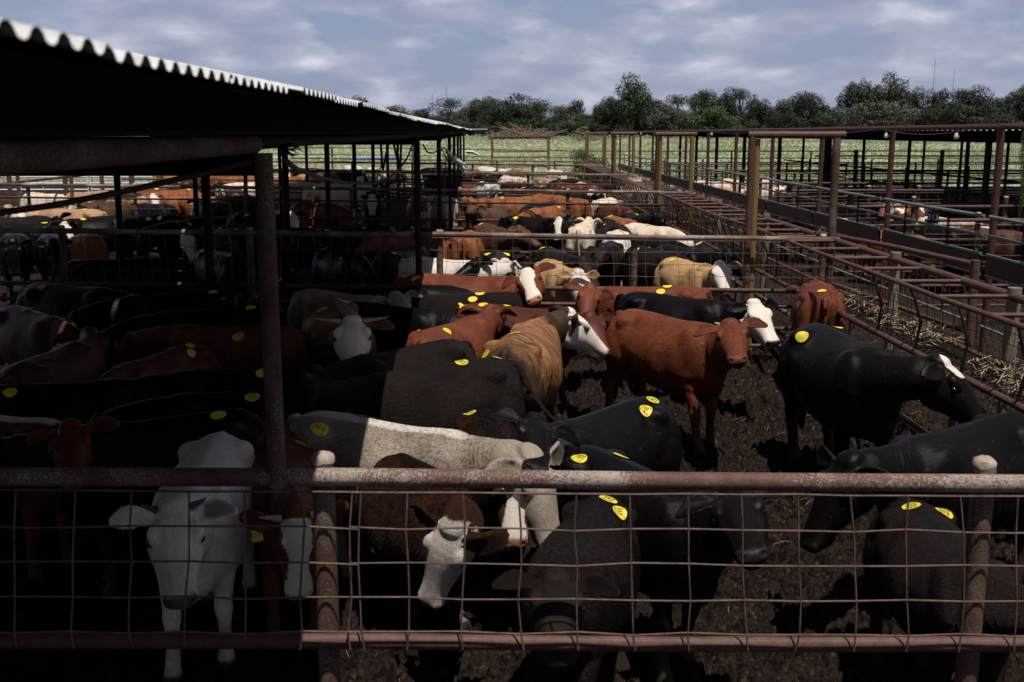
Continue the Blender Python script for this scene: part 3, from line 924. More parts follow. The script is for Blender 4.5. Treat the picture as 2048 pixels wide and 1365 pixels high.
# crevice shade painted in with wet dung, and drier crumbs, a few centimetres across
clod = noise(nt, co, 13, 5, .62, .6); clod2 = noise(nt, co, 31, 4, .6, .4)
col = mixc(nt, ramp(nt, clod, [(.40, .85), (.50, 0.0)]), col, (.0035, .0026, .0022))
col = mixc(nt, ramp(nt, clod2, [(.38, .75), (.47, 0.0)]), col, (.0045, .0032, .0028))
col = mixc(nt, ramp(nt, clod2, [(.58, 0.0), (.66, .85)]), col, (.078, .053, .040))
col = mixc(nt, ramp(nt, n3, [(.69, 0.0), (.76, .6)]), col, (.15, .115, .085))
nt.links.new(col, b.inputs['Base Color'])
nt.links.new(ramp(nt, n2, [(.3, .50), (.55, .9)]), b.inputs['Roughness']); b.inputs['Specular IOR Level'].default_value = .07
bump(nt, b, math_(nt, 'ADD', noise(nt, co, 28, 6, .7), math_(nt, 'MULTIPLY', n3, .4)), 1.0, .035)
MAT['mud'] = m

def spread(lo, hi, fine, outer):
    """fine spacing between lo and hi, growing steps beyond"""
    a = list(np.arange(lo, hi + 1e-6, fine))
    left = []; x = lo; st = fine
    while x > outer[0]:
        st = min(st * 1.25, 25); x -= st; left.append(max(x, outer[0]))
    right = []; x = a[-1]; st = fine
    while x < outer[1]:
        st = min(st * 1.25, 25); x += st; right.append(min(x, outer[1]))
    return np.array(left[::-1] + a + right)

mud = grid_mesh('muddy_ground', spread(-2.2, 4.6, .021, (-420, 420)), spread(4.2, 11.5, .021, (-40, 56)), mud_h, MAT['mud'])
tag(mud, kind='structure')

m, nt, b = newmat('dry_pasture')
tc = N(nt, 'ShaderNodeTexCoord'); co = tc.outputs['Object']
f = noise(nt, co, .05, 5, .6); f2 = noise(nt, co, .7, 5, .65)
col = ramp(nt, f, [(.30, (.28, .325, .18)), (.52, (.36, .39, .24)), (.70, (.44, .43, .28))])
col = mixc(nt, .7, col, ramp(nt, f2, [(.25, .55), (.75, 1.25)]), 'MULTIPLY')
nt.links.new(col, b.inputs['Base Color']); b.inputs['Roughness'].default_value = .95
bump(nt, b, f2, .6, .3)
MAT['pasture'] = m
past = grid_mesh('pasture', np.linspace(-420, 420, 90), spread(56, 190, 4, (56, 1500)), lambda X, Y: terrain(X, Y) + (vnoise(X * .12, Y * .12) - .5) * .25 * sstep(Y, 58, 70) + .06 * (Y < 57), MAT['pasture'])
tag(past, kind='structure')

# tall grass over the pasture, one mass nobody could count
def grass(name, n, y0, y1, xr, hgt, mat, seed):
    r = np.random.default_rng(seed)
    yy = y0 * (y1 / y0) ** r.random(n)
    xx = (r.random(n) * (xr[1] - xr[0]) + xr[0]) * yy / y0
    zz = terrain(xx, yy)
    a = r.random(n) * math.pi; h = hgt * (.6 + .8 * r.random(n)) * (1 + (yy - y0) / 200); w = h * (.5 + .7 * r.random(n))
    lx = (r.random(n) - .5) * .5 * h
    V = np.empty((n, 3, 3))
    V[:, 0] = np.stack([xx - np.cos(a) * w, yy - np.sin(a) * w, zz - .03], -1)
    V[:, 1] = np.stack([xx + np.cos(a) * w, yy + np.sin(a) * w, zz - .03], -1)
    V[:, 2] = np.stack([xx + lx, yy, zz + h], -1)
    me = bpy.data.meshes.new(name)
    me.vertices.add(3 * n); me.vertices.foreach_set('co', V.ravel())
    me.loops.add(3 * n); me.loops.foreach_set('vertex_index', np.arange(3 * n))
    me.polygons.add(n); me.polygons.foreach_set('loop_start', np.arange(0, 3 * n, 3)); me.polygons.foreach_set('loop_total', np.full(n, 3))
    me.materials.append(mat); me.update(calc_edges=True)
    o = bpy.data.objects.new(name, me); COL.objects.link(o)
    return o
m, nt, b = newmat('grass_blades')
tc = N(nt, 'ShaderNodeTexCoord'); co = tc.outputs['Object']
col = ramp(nt, noise(nt, co, .06, 4, .6), [(.3, (.29, .335, .185)), (.5, (.37, .405, .245)), (.7, (.45, .44, .29))])
col = mixc(nt, .6, col, ramp(nt, noise(nt, co, 1.6, 3, .6), [(.3, .5), (.7, 1.35)]), 'MULTIPLY')
nt.links.new(col, b.inputs['Base Color']); b.inputs['Roughness'].default_value = .9
MAT['grass'] = m
tag(grass('tall_grass', 90000, 57, 195, (-32, 34), .14, MAT['grass'], 3), 'dry pale green grass growing over the far pasture', 'grass', kind='stuff')

# ------------------------------------------------------------------ pen fences across the yard
PENS = [3.775, 13.27, 23.7, 33.6, 43.4]
def zrail(x, h): return h + gz(x)

def cross_fence(D, x0, x1, label, rails, posts, mesh=None, pr=.042, near=False, mat='pipe', top='pipe_top', seed=1, post_top=1.58, group=None, postmat='pipe_old', name='pen_fence'):
    rr = random.Random(seed)
    root = empty(name, (0, D, 0)); tag(root, label, 'fence', group)
    for k, (h, r) in enumerate(rails):
        n = max(6, int((x1 - x0) / 1.2))
        pts = [(x0 + (x1 - x0) * i / n, D + rr.uniform(-.006, .006), zrail(x0 + (x1 - x0) * i / n, h) + rr.uniform(-.006, .006)) for i in range(n + 1)]
        MB().tube(pts, r, 14 if near else 8).build('top_rail' if k == 0 else 'rail', MAT[top if k == 0 else mat], root)
    for x in posts:
        g = gz(x)
        p = MB().tube([(x, D + .055, g - .1), (x, D + .055, g + post_top)], pr, 16 if near else 8).build('post', MAT[postmat], root)
        if near or D < 30:
            mb = MB(); vs = []; n = 14
            # lumpy concrete plug in the open pipe
            rings = [(pr * .98, 0), (pr * 1.05, .012), (pr * .92, .026), (pr * .5, .034)]
            for q, (rad, zz) in enumerate(rings):
                for j in range(n):
                    a = 2 * math.pi * j / n; w = rad * rr.uniform(.88, 1.1)
                    vs.append((x + w * math.cos(a), D + .055 + w * math.sin(a), g + post_top - .004 + zz + rr.uniform(-.005, .005)))
            fs = [(q * n + j, q * n + (j + 1) % n, (q + 1) * n + (j + 1) % n, (q + 1) * n + j) for q in range(3) for j in range(n)] + [tuple(3 * n + j for j in range(n))]
            mb.add(vs, fs); mb.build('concrete_plug', MAT['concrete'], p)
    if mesh:
        z0, z1, pitch, wr, amp = mesh
        for (a, c) in near if isinstance(near, list) else [(x0, x1)]:
            nx = int(round((c - a) / pitch)); rows = 5
            zs = [z1 - .012] + [z1 - .012 - (z1 - z0) * t for t in (.235, .465, .70, .935)] if isinstance(near, list) else [z1 - (z1 - z0) * q / 4 for q in range(5)]
            P = {}
            for i in range(nx + 1):
                for j in range(len(zs)):
                    x = a + (c - a) * i / nx
                    P[i, j] = Vector((x + rr.uniform(-amp, amp) + (.012 * j * math.sin(x * .9) if amp > .005 else 0), D - .047 + rr.uniform(-amp, amp) * .5, zrail(x, zs[j]) + rr.uniform(-amp, amp) * (.8 if 0 < j else .25)))
            mb = MB(); ns = 6 if isinstance(near, list) else 3
            for j in range(len(zs)):
                mb.tube([P[i, j] for i in range(nx + 1)], wr * (1.15 if j == 0 else 1), ns)
            for i in range(nx + 1):
                pts = [P[i, j] for j in range(len(zs))]
                if isinstance(near, list):
                    pts.append(Vector((P[i, len(zs) - 1].x + rr.uniform(-.012, .012), D - .042, zrail(P[i, 0].x, z0 - .045))))
                mb.tube(pts, wr, ns)
            mb.build('wire_mesh_panel', MAT['wire'], root)
    return root

R5 = [(1.55, .034), (.90, .030), (.70, .026), (.42, .026), (.20, .026)]
F1 = cross_fence(PENS[0], -4.2, 4.45, 'nearest pipe rail fence with square wire mesh, in front of the closest calves', [(1.55, .034), (.905, .031), (.5, .03)], [-2.89, -.632, 1.838, 4.2],
                 mesh=(.94, 1.525, .203, .0037, .0085), near=[(-4.2, -.48), (-.515, 4.35)], seed=4, post_top=1.60, mat='pipe')
F2 = cross_fence(PENS[1], -10.5, 4.30, 'second pipe rail fence from the front, wire mesh above low rails', R5, [-9.9, -7.6, -5.3, -3.0, -.66, 1.76, 4.12], mesh=(.92, 1.52, .203, .0034, .010), seed=7)
F3 = cross_fence(PENS[2], -10.9, 4.35, 'third pipe rail fence from the front, behind the middle herd, its left part in sun', R5 + [(1.28, .022)], [-10.1, -7.8, -5.4, -3.1, -.72, 1.65, 4.1], mesh=(.92, 1.52, .203, .004, .008), seed=8)
F4 = cross_fence(PENS[3], -11.4, 4.4, 'fourth pipe rail fence from the front, with a blue pipe lying on its left rail', R5 + [(1.25, .024)], [-9, -6.5, -4, -1.5, 1.1, 3.6], mesh=(.92, 1.52, .203, .004, .006), seed=9)
F5 = cross_fence(PENS[4], -12, 4.4, 'fifth pipe rail fence from the front, just behind the row of cream cattle', R5 + [(1.25, .024)], [-10.5, -8, -5.6, -3.2, -.8, 1.6, 4.0], seed=10)
F6 = cross_fence(49.0, -12, 4.6, 'sixth pipe rail fence from the front, low fence before the pasture', R5[:4], [-10, -7.5, -5, -2.4, .2, 2.8], seed=11)
F7 = cross_fence(54.5, -30, 26, 'last long pipe fence along the edge of the pasture', [(1.95, .03), (1.6, .022), (1.2, .022)], [-28, -24, -20, -16, -12, -8, -4, 8, 12, 16, 20, 24], seed=12, post_top=1.98)
bl = MB().tube([(-11.3, PENS[3] - .03, 1.66), (-9.6, PENS[3] - .03, 1.66), (-8, PENS[3] - .03, 1.66), (-6.75, PENS[3] - .03, 1.635)], .034, 8).build('water_pipe', MAT['blue'])
tag(bl, 'long bright blue plastic pipe lying on the top rail of the fourth fence', 'pipe')
bl = MB().tube([(-11.25, PENS[3] - .14, 1.5), (-11.3, PENS[3] - .14, 2.3)], .034, 8).build('water_pipe', MAT['blue'])
tag(bl, 'upright blue plastic pipe beside the galvanised gates at left', 'pipe')
bl = MB().tube([(-6.4, 48.9, 1.63), (-4.0, 48.9, 1.66)], .04, 8).build('water_pipe', MAT['blue'])
tag(bl, 'short pale blue pipe on the far fence, between two dark shed posts', 'pipe')

# long fence along the left side
lf = empty('side_fence', (-10.5, 12, 0)); tag(lf, 'pipe fence running away along the left edge of the pens, in the sun', 'fence')
for h, r in ((1.55, .032), (.95, .026), (.5, .026)):
    MB().tube([(-10.5 - .01 * y, y, h + .14) for y in range(12, 52, 3)], r, 8).build('rail', MAT['pipe'], lf)
for y in (13.2, 17, 20.5, 24, 27.5, 31, 35, 39, 43, 47):
    MB().tube([(-10.6, y, 0), (-10.6, y, 1.9 if y < 30 else 2.4)], .05, 8).build('post', MAT['pipe_old'], lf)
# galvanised gate panels beyond it
gp_first = None
for i, (x, y, rz, w, lab) in enumerate([(-21.9, 47, 2, 2.9, 'galvanised tube gate panel, leftmost of the silver row'), (-18.9, 47.1, 0, 2.9, 'galvanised tube gate panel, second from the left in the silver row'),
                          (-15.9, 47.2, -1, 2.9, 'galvanised tube gate panel, in the middle of the silver row'), (-12.9, 47.1, 1, 2.6, 'galvanised tube gate panel, left of the tall silver gate post'), (-10.0, 46.8, 0, 2.6, 'galvanised tube gate panel, rightmost of the silver row, behind the red heads')]):
    if gp_first is None:
        root = empty('metal_gate', (0, 0, 0))
        for k in range(6):
            MB().tube([(-1.4, 0, .25 + .27 * k), (1.4, 0, .25 + .27 * k)], .034, 8).build('bar', MAT['galv'], root)
        for xx in (-1.4, 1.4):
            MB().tube([(xx, 0, .1), (xx, 0, 1.72)], .03, 8).build('stile', MAT['galv'], root)
        for xx in (-.45, .45):
            MB().tube([(xx, -.02, .25), (xx, -.02, 1.6)], .018, 8).build('brace', MAT['galv'], root)
        gp_first = root
    else:
        root = gp_first.copy(); COL.objects.link(root)
        for ch in gp_first.children:
            c = ch.copy(); COL.objects.link(c); c.parent = root
    root.location = (x, y, .12); root.rotation_euler = (0, 0, math.radians(rz)); root.scale = (w / 2.8, 1, 1)
    tag(root, lab, 'gate panel', 'silver gate panels in a row')
gpost = MB().tube([(-11.35, 46.7, 0), (-11.35, 46.7, 2.25)], .12, 12).build('gate_post', MAT['galv']); tag(gpost, 'tall thick galvanised gate post among the silver panels', 'post')
# wooden and steel posts of the left alley
for i, (px, yb, yt, D) in enumerate([(20, 375, 347, 38), (37, 376, 352, 41), (132, 380, 343, 31), (205, 378, 352, 38), (265, 385, 330, 31), (340, 372, 318, 44), (425, 362, 312, 44), (470, 350, 312, 44)]):
    a = at_d(px, yb, D); c = at_d(px, yt, D)
    o = MB().tube([(a.x, D, .0), (a.x, D, c.z)], .075, 8).build('alley_post', MAT['pipe_old'])
    tag(o, ['rusty alley post, leftmost before the silver panels', 'thin rusty post beside the leftmost alley post', 'thick alley post between the first two silver panels', 'stubby alley post under the sloping rail', 'thick alley post left of the blue pipe end', 'rusty post behind the blue pipe, left of the tall silver post',
            'rusty post behind the blue pipe, nearest the dark shed post', 'rusty post behind the blue pipe, beside the shed corner post'][i], 'post', 'posts of the left alley')

# ------------------------------------------------------------------ hay feeder racks along the right of each pen
XF, XB = 3.58, 4.18
def feeder(y0, y1, label, near, seed):
    rr = random.Random(seed)
    root = empty('feed_rack', (XF, y0, 0)); tag(root, label, 'feed rack', 'feed racks down the right side of the pens')
    g = gz(3.7)
    n = int((y1 - y0) / .9)
    MB().tube([(XF, y0 + (y1 - y0) * i / 6, 1.55 + g + rr.uniform(-.014, .014)) for i in range(7)], .0215, 10).build('front_pipe', MAT['pipe'], root)
    MB().tube([(XB, y0, 1.55 + g), (XB, (y0 + y1) / 2, 1.55 + g), (XB, y1, 1.55 + g)], .038, 12).build('back_pipe', MAT['pipe'], root)
    for i in range(n + 1):
        y = y0 + .1 + (y1 - y0 - .2) * i / n
        MB().tube([(XF, y, 1.55 + g), (XB, y, 1.55 + g)], .019, 8).build('rung', MAT['pipe'], root)
    step = .95 if near else .55
    k = int((y1 - y0) / step)
    for i in range(k):
        y = y0 + .4 + (y1 - y0 - .6) * i / k
        if near and 10.7 < y < 12.4: continue
        MB().tube([(XF + .01, y, 1.54 + g), (XF + .16, y + .12, 1.22 + g), (3.78, y + .30, .94 + g)], .014, 6).build('slat', MAT['pipe_old'], root)
    # bent cage wires
    mb = MB()
    for i in range(int((y1 - y0) / .16)):
        y = y0 + .1 + .16 * i
        if near and 10.7 < y < 12.4: continue
        mb.tube(wavy((XF + .02, y, 1.53 + g), (3.80 + rr.uniform(-.05, .05), y + .34, .98 + g), 4, .03, rr), .0035, 3)
    for q in range(4):
        t = (q + .5) / 4
        mb.tube(wavy((XF + .35 * t, y0, 1.53 + g - .55 * t), (XF + .35 * t, y1, 1.53 + g - .55 * t), 14, .03, rr), .0035, 3)
    mb.build('cage_wire', MAT['wire'], root)
    # tray of expanded metal
    mb = MB()
    w = int((y1 - y0) / (.10 if near else .25))
    for i in range(w):
        y = y0 + (y1 - y0) * i / w
        mb.tube([(3.78, y, .90 + g), (4.25, y + .25, .90 + g)], .006, 3); mb.tube([(3.78, y + .25, .903 + g), (4.25, y, .903 + g)], .006, 3)
    mb.build('tray_mesh', MAT['dark_steel'], root)
    for x, z, r in ((3.76, .92, .030), (4.28, .92, .024)):
        MB().tube([(x, y0, z + g), (x, y1, z + g)], r, 10).build('tray_edge', MAT['pipe'], root)
    for x, z in ((3.80, .55), (3.80, .25)):
        MB().tube([(x, y0, z + g), (x, y1, z + g)], .03, 10).build('lower_rail', MAT['pipe_old'], root)
    for y in ([y0 + 2.2, y0 + 4.6, y0 + 7.2] if near else [y0 + 3, y0 + 6.5]):
        p = MB().tube([(4.20, y, -.1), (4.20, y, 1.62 + g)], .055, 12).build('post', MAT['post_grey'], root)
        MB().tube([(3.80, y + .05, -.1), (3.80, y + .05, .95 + g)], .032, 10).build('leg', MAT['pipe_old'], root)
    # back mesh
    mb = MB()
    pitch = .16 if near else .3
    for i in range(int((y1 - y0) / pitch)):
        y = y0 + pitch * i
        mb.tube(wavy((4.24, y, 1.52 + g), (4.24, y, .1 + g), 3, .012, rr), .003, 3)
    for q in range(6):
        z = 1.45 - .24 * q + g
        mb.tube([(4.24, y0, z), (4.24, y1, z)], .003, 3)
    mb.build('back_mesh', MAT['wire'], root)
    return root
feeder(3.9, 13.1, 'nearest pipe hay feed rack at right, with slanting bars over a mesh tray', True, 1)
feeder(13.5, 23.5, 'second hay feed rack, beside the yellow-tan calf and the white calves', False, 2)
feeder(23.9, 33.4, 'third hay feed rack, with the cream speckled calf feeding at it', False, 3)
feeder(33.8, 43.2, 'fourth hay feed rack, close to the far cream cattle', False, 4)
feeder(43.6, 48.8, 'farthest hay feed rack, by the low fence before the pasture', False, 5)

def straw(name, boxes, n, seed, label, mat='straw', L=(.05, .17), thick=.0015):
    r = np.random.default_rng(seed); mb = MB()
    for (x0, x1, y0, y1, z, dz, share) in boxes:
        for i in range(int(n * share)):
            x, y = r.uniform(x0, x1), r.uniform(y0, y1)
            zz = (z if z is not None else float(mud_h(np.array([x]), np.array([y]))[0]) + .006) + r.uniform(0, dz)
            a = r.uniform(0, 6.28); l = r.uniform(*L); t = r.uniform(-.25, .25)
            d = Vector((math.cos(a), math.sin(a), t)) * l; w = Vector((-math.sin(a), math.cos(a), .3)) * thick * r.uniform(.7, 1.6)
            p = Vector((x, y, zz)); q = p + d * .5 + Vector((0, 0, r.uniform(0, .03))); e = p + d + Vector((0, 0, r.uniform(-.02, .03)))
            mb.add([p - w, p + w, q + w, q - w, e], [(0, 1, 2, 3), (3, 2, 4)])
    o = mb.build(name, MAT[mat], None, smooth=False); tag(o, label, 'straw', kind='stuff')
    return o
straw('scattered_straw', [(2.2, 4.4, 7.5, 12.8, None, .02, .45), (-1.0, 3.4, 4.6, 12, None, .01, .25), (4.3, 6.2, 6, 16, None, .05, .3)], 1000, 3, 'loose straw stalks scattered over the mud near the feed rack')
straw('loose_hay', [(3.8, 4.25, 7.4, 8.6, .90, .09, .3), (3.85, 4.2, 9.4, 12.4, .90, .11, .5), (3.85, 4.2, 5, 7.2, .9, .05, .2)], 700, 5, 'loose dry hay lying in the tray of the nearest feed rack', 'hay', (.06, .22), .0025)
# hay bale in the third rack
def lump(name, c, r, mat, label, cat, seed, n=700):
    rr = np.random.default_rng(seed); mb = MB()
    vs = []; nu, nv = 20, 12
    for i in range(nv + 1):
        u = math.pi * i / nv
        for j in range(nu):
            a = 2 * math.pi * j / nu; w = 1 + .10 * math.sin(3 * a + 2 * u) + rr.uniform(-.06, .06)
            q = lambda t: math.copysign(abs(t) ** .7, t)
            vs.append((c[0] + r[0] * q(math.sin(u) * math.cos(a)) * w, c[1] + r[1] * q(math.sin(u) * math.sin(a)) * w, c[2] + r[2] * q(math.cos(u)) * w))
    fs = [(i * nu + j, i * nu + (j + 1) % nu, (i + 1) * nu + (j + 1) % nu, (i + 1) * nu + j) for i in range(nv) for j in range(nu)]
    mb.add(vs, [f[::-1] for f in fs])
    for i in range(n):
        p = Vector(vs[rr.integers(0, len(vs))]); d = (p - Vector(c)).normalized() * rr.uniform(.03, .14) + Vector(rr.uniform(-.08, .08, 3)); w = Vector(rr.uniform(-1, 1, 3)).normalized() * .006
        mb.add([p - w, p + w, p + d], [(0, 1, 2)])
    o = mb.build(name, MAT[mat]); tag(o, label, cat); return o
lump('hay_bale', (4.0, 30.2, 1.0), (.36, 1.4, .52), 'hay', 'pale round hay bale spilling from the third feed rack', 'hay bale', 2)

# ------------------------------------------------------------------ portals, alley fence and lamps on the right
def portal(D, x0, x1, z, label, m1, m2, r=.045):
    root = empty('pipe_portal', (x0, D, 0)); tag(root, label, 'portal', 'pipe portals over the feed racks')
    MB().tube([(x0, D + .12, -.1), (x0, D + .12, z)], r, 12).build('post', MAT[m1], root)
    if m1 != m2: MB().tube([(x0 + .07, D + .16, -.1), (x0 + .07, D + .16, z - .05)], r, 12).build('post', MAT['yellow_post'], root)
    MB().tube([(x1, D + .12, -.1), (x1, D + .12, z - .04)], r * 1.1, 12).build('post', MAT[m2], root)
    # open-ended header
    mb = MB(); n = 16; vs = []
    x9 = x1 + .10; xa = x0 - .05
    for x, rad in ((xa, r), (x9, r), (x9, r * .75), (x9 - .3, r * .75)):
        for j in range(n):
            a = 2 * math.pi * j / n; vs.append((x, D + .12 + rad * math.cos(a), z + rad * math.sin(a)))
    mb.add(vs, [(q * n + j, (q + 1) * n + j, (q + 1) * n + (j + 1) % n, q * n + (j + 1) % n) for q in range(3) for j in range(n)])
    mb.build('header', MAT['pipe'], root)
portal(13.27, 3.19, 4.24, 2.77, 'nearest rust-brown pipe portal at right, tall posts over the second fence', 'pipe', 'pipe_old')
portal(23.7, 3.60, 4.36, 2.76, 'second pipe portal, red post and ochre post over the third fence', 'red_post', 'yellow_post')
portal(33.6, 3.72, 4.36, 2.76, 'third pipe portal, two ochre posts over the fourth fence', 'red_post', 'yellow_post')
portal(43.4, 3.80, 4.50, 2.76, 'fourth pipe portal, thin ochre posts', 'yellow_post', 'yellow_post')
portal(49.0, 4.2, 5.0, 2.76, 'farthest pipe portal, before the pasture', 'yellow_post', 'yellow_post')

XA = 6.15
al = empty('alley_fence', (XA, 9, 0)); tag(al, 'tall alley fence with green rails and red posts under a long overhead pipe', 'fence')
ys = [9.6 + 3.6 * i for i in range(13)]
hs = lambda y: 2.865 + .0015 * (13 - y)
MB().tube([(XA, y, hs(y) + .0) for y in [7.0] + ys], .036, 12).build('overhead_pipe', MAT['red_post'], al)
for i, y in enumerate(ys):
    MB().tube([(XA + .03, y, -.1), (XA + .03, y, 2.84)], .045, 10).build('post', MAT['red_post'], al)
for y0, y1 in zip([6.0] + ys[:-1], ys):
    for z, r in ((1.78, .024), (1.545, .020), (1.31, .022), (1.055, .021), (.42, .02)):
        MB().tube([(XA - .05, y0 + .07, z), (XA - .05, (y0 + y1) / 2, z - .008), (XA - .05, y1 - .07, z)], r, 8).build('green_rail', MAT['green'], al)
    MB().box((XA - .045, (y0 + y1) / 2, 1.183), (.05, y1 - y0 - .2, .20)).build('channel_board', MAT['channel'], al, smooth=False)
    for t in (.3, .72):
        y = y0 + (y1 - y0) * t
        for dd in (0, .05):
            MB().tube([(XA - .06, y + dd, 1.76), (XA - .06, y + dd, .42)], .009, 6).build('strap', MAT['dark_steel'], al)
rr = random.Random(3)
for i, (px, py) in enumerate([(1277, 265), (1417, 268), (1661, 271), (1763, 273), (1903, 261)]):
    # each bulb hangs below the overhead pipe
    d = at_h(px, py, 2.8 + (265 - py) / 2150 * 18)
    X = XA - .08; D = X * 2150 / (px - 985)
    z = 2.86 - .085
    root = empty('light_bulb', (X, D, z)); tag(root, ['small pale bulb far along the overhead pipe', 'pale bulb under the pipe between the second and third portals', 'small bulb half behind the nearest portal header', 'clear round bulb hanging right of the nearest portal', 'yellowish bulb lying against the overhead pipe near its wire'][i], 'light bulb', 'bulbs under the overhead pipe')
    MB().tube([(X, D, z + .06), (X, D, z + .02)], .016, 8).build('socket', MAT['black'], root)
    mb = MB(); vs = []; n = 12
    prof = [(.014, .02), (.024, -.005), (.034, -.03), (.032, -.05), (.018, -.065), (.003, -.07)]
    for r, zz in prof:
        for j in range(n): vs.append((X + r * math.cos(2 * math.pi * j / n), D + r * math.sin(2 * math.pi * j / n), z + zz))
    mb.add(vs, [(q * n + j, (q + 1) * n + j, (q + 1) * n + (j + 1) % n, q * n + (j + 1) % n) for q in range(5) for j in range(n)] + [tuple(5 * n + j for j in range(n))])
    mb.build('glass', MAT['bulb'], root)
def droop(p0, p1, sag, r, mat, name, label, cat, n=14):
    p0, p1 = Vector(p0), Vector(p1)
    o = MB().tube([p0.lerp(p1, i / n) - Vector((0, 0, sag * 4 * (i / n) * (1 - i / n))) for i in range(n + 1)], r, 6).build(name, MAT[mat]); tag(o, label, cat); return o
for k, (ya, yb, lab) in enumerate([(8.2, 13.2, 'pale wire drooping from the overhead pipe at the right edge'), (13.8, 16.9, 'pale wire drooping between the two bulbs right of the portal'), (17.4, 23.0, 'pale wire drooping behind the nearest portal'), (24.2, 31.0, 'thin wire drooping between the second and third portals')]):
    droop((XA - .06, ya, 2.89 if k == 0 else 2.84), (XA - .06, yb, 2.9 if k == 0 else 2.84), .07, .006, 'rope', 'drooping_wire', lab, 'wire')
# number plate on the green rail
sg = empty('pen_number_plate', (5.98, 14.55, 1.68)); tag(sg, 'small black plate with white pen number 313 on the green rail', 'sign')
R = Matrix.Rotation(math.radians(-40), 3, 'Z')
MB().box((5.98, 14.55, 1.66), (.15, .012, .16), R).build('plate', MAT['black'], sg, smooth=False)
vs, fs = text_shape('313', .10)
mt = MB(); mt.add([Vector((5.98, 14.55, 1.665)) + R @ Vector((v[0] * .95, -.009, v[1] * 1.15)) for v in vs], fs); mt.build('number', MAT['white'], sg, smooth=False)
for i, (y, lab) in enumerate([(18.1, 'blank dark tag plate on the green rail beyond the portal post'), (21.9, 'blank dark tag plate on the green rail, farther along the alley fence'), (26.1, 'blank dark tag plate on the green rail beside the ochre portal post')]):
    o = MB().box((6.02, y, 1.68), (.12, .012, .15), R).build('tag_plate', MAT['black'], None, smooth=False); tag(o, lab, 'sign', 'dark tag plates on the alley fence')
# inner rail beyond the rack
ir = empty('short_rail', (5.0, 11.0, 0)); tag(ir, 'short sloping brown rail and capped post between feed rack and alley fence', 'rail')
MB().tube([(5.0, 11.0, -.1), (5.0, 11.0, 1.5)], .048, 12).build('post', MAT['pipe'], ir)
MB().tube([(4.97, 11.0, 1.46), (4.9, 13.2, 1.42), (4.75, 15.6, 1.36)], .032, 10).build('rail', MAT['pipe'], ir)
MB().tube([(4.97, 11.0, .75), (4.75, 15.6, .7)], .028, 10).build('rail', MAT['pipe'], ir)

# right pens beyond the alley
RP = [(15.6, 'pipe fence across the right pens, nearest one behind the number plate'), (19.6, 'pipe fence across the right pens, second behind the alley fence'), (23.7, 'pipe fence across the right pens, third behind the alley fence'), (28.6, 'pipe fence across the right pens, fourth, by the cream cattle'),
      (33.6, 'pipe fence across the right pens, fifth behind the alley fence'), (38.5, 'pipe fence across the right pens, sixth behind the alley fence'), (43.4, 'pipe fence across the right pens, seventh behind the alley fence'), (48.5, 'pipe fence across the right pens, last one before the field fence')]
for i, (D, lab) in enumerate(RP):
    cross_fence(D, XA + .15, 22 + i * 1.5, lab, [(1.62, .028), (1.33, .021), (1.0, .021), (.66, .021), (.36, .021)] if i % 2 == 0 else [(1.55, .026), (1.2, .02), (.95, .021), (.65, .02), (.35, .02)], [7.1 + (i % 3) * .6, 9.4, 11.8, 14.2, 17, 20], seed=30 + i, top='pipe', post_top=1.7, group='pipe fences across the right pens', mesh=(.95, 1.58, .25, .004, .006) if i in (0, 2) else None)
sf = empty('side_fence', (13.4, 14, 0)); tag(sf, 'pipe fence running away under the right shed roof', 'fence')
for z in (1.55, 1.1, .6):
    MB().tube([(13.4, 14, z), (13.4, 50, z)], .03, 8).build('rail', MAT['dark_steel'], sf)
for y in range(15, 50, 4):
    MB().tube([(13.4, y, 0), (13.4, y, 1.7)], .045, 8).build('post', MAT['dark_steel'], sf)
ff = empty('field_fence', (10, 53, 0)); tag(ff, 'far fence with pale green top bars and grey wooden posts beyond the right shed', 'fence')
for x in range(17, 34, 4):
    MB().tube([(x, 50.6, 0), (x + rr.uniform(-.1, .1), 50.6, 2.0)], .11, 8).build('post', MAT['post_grey'], ff)
MB().tube([(15, 50.5, 1.72), (34, 50.5, 1.70)], .035, 8).build('bar', MAT['green'], ff)
MB().tube([(15, 50.5, 1.0), (34, 50.5, 1.0)], .03, 8).build('bar', MAT['green'], ff)

# far gate frame in the middle
fg = empty('pipe_gate', (0, 51, 0)); tag(fg, 'rusty pipe gate frame with a two bar gate, in front of the brush pile', 'gate')
for x in (-.02, 2.62): MB().tube([(x, 51, 0), (x, 51, 2.55)], .06, 8).build('post', MAT['yellow_post'], fg)
MB().tube([(-.1, 51, 2.57), (2.7, 51, 2.60)], .05, 8).build('header', MAT['red_post'], fg)
for z in (1.9, 1.65, 1.2, .8): MB().tube([(.05, 51, z), (2.55, 51, z + .02)], .028, 8).build('gate_bar', MAT['pipe'], fg)

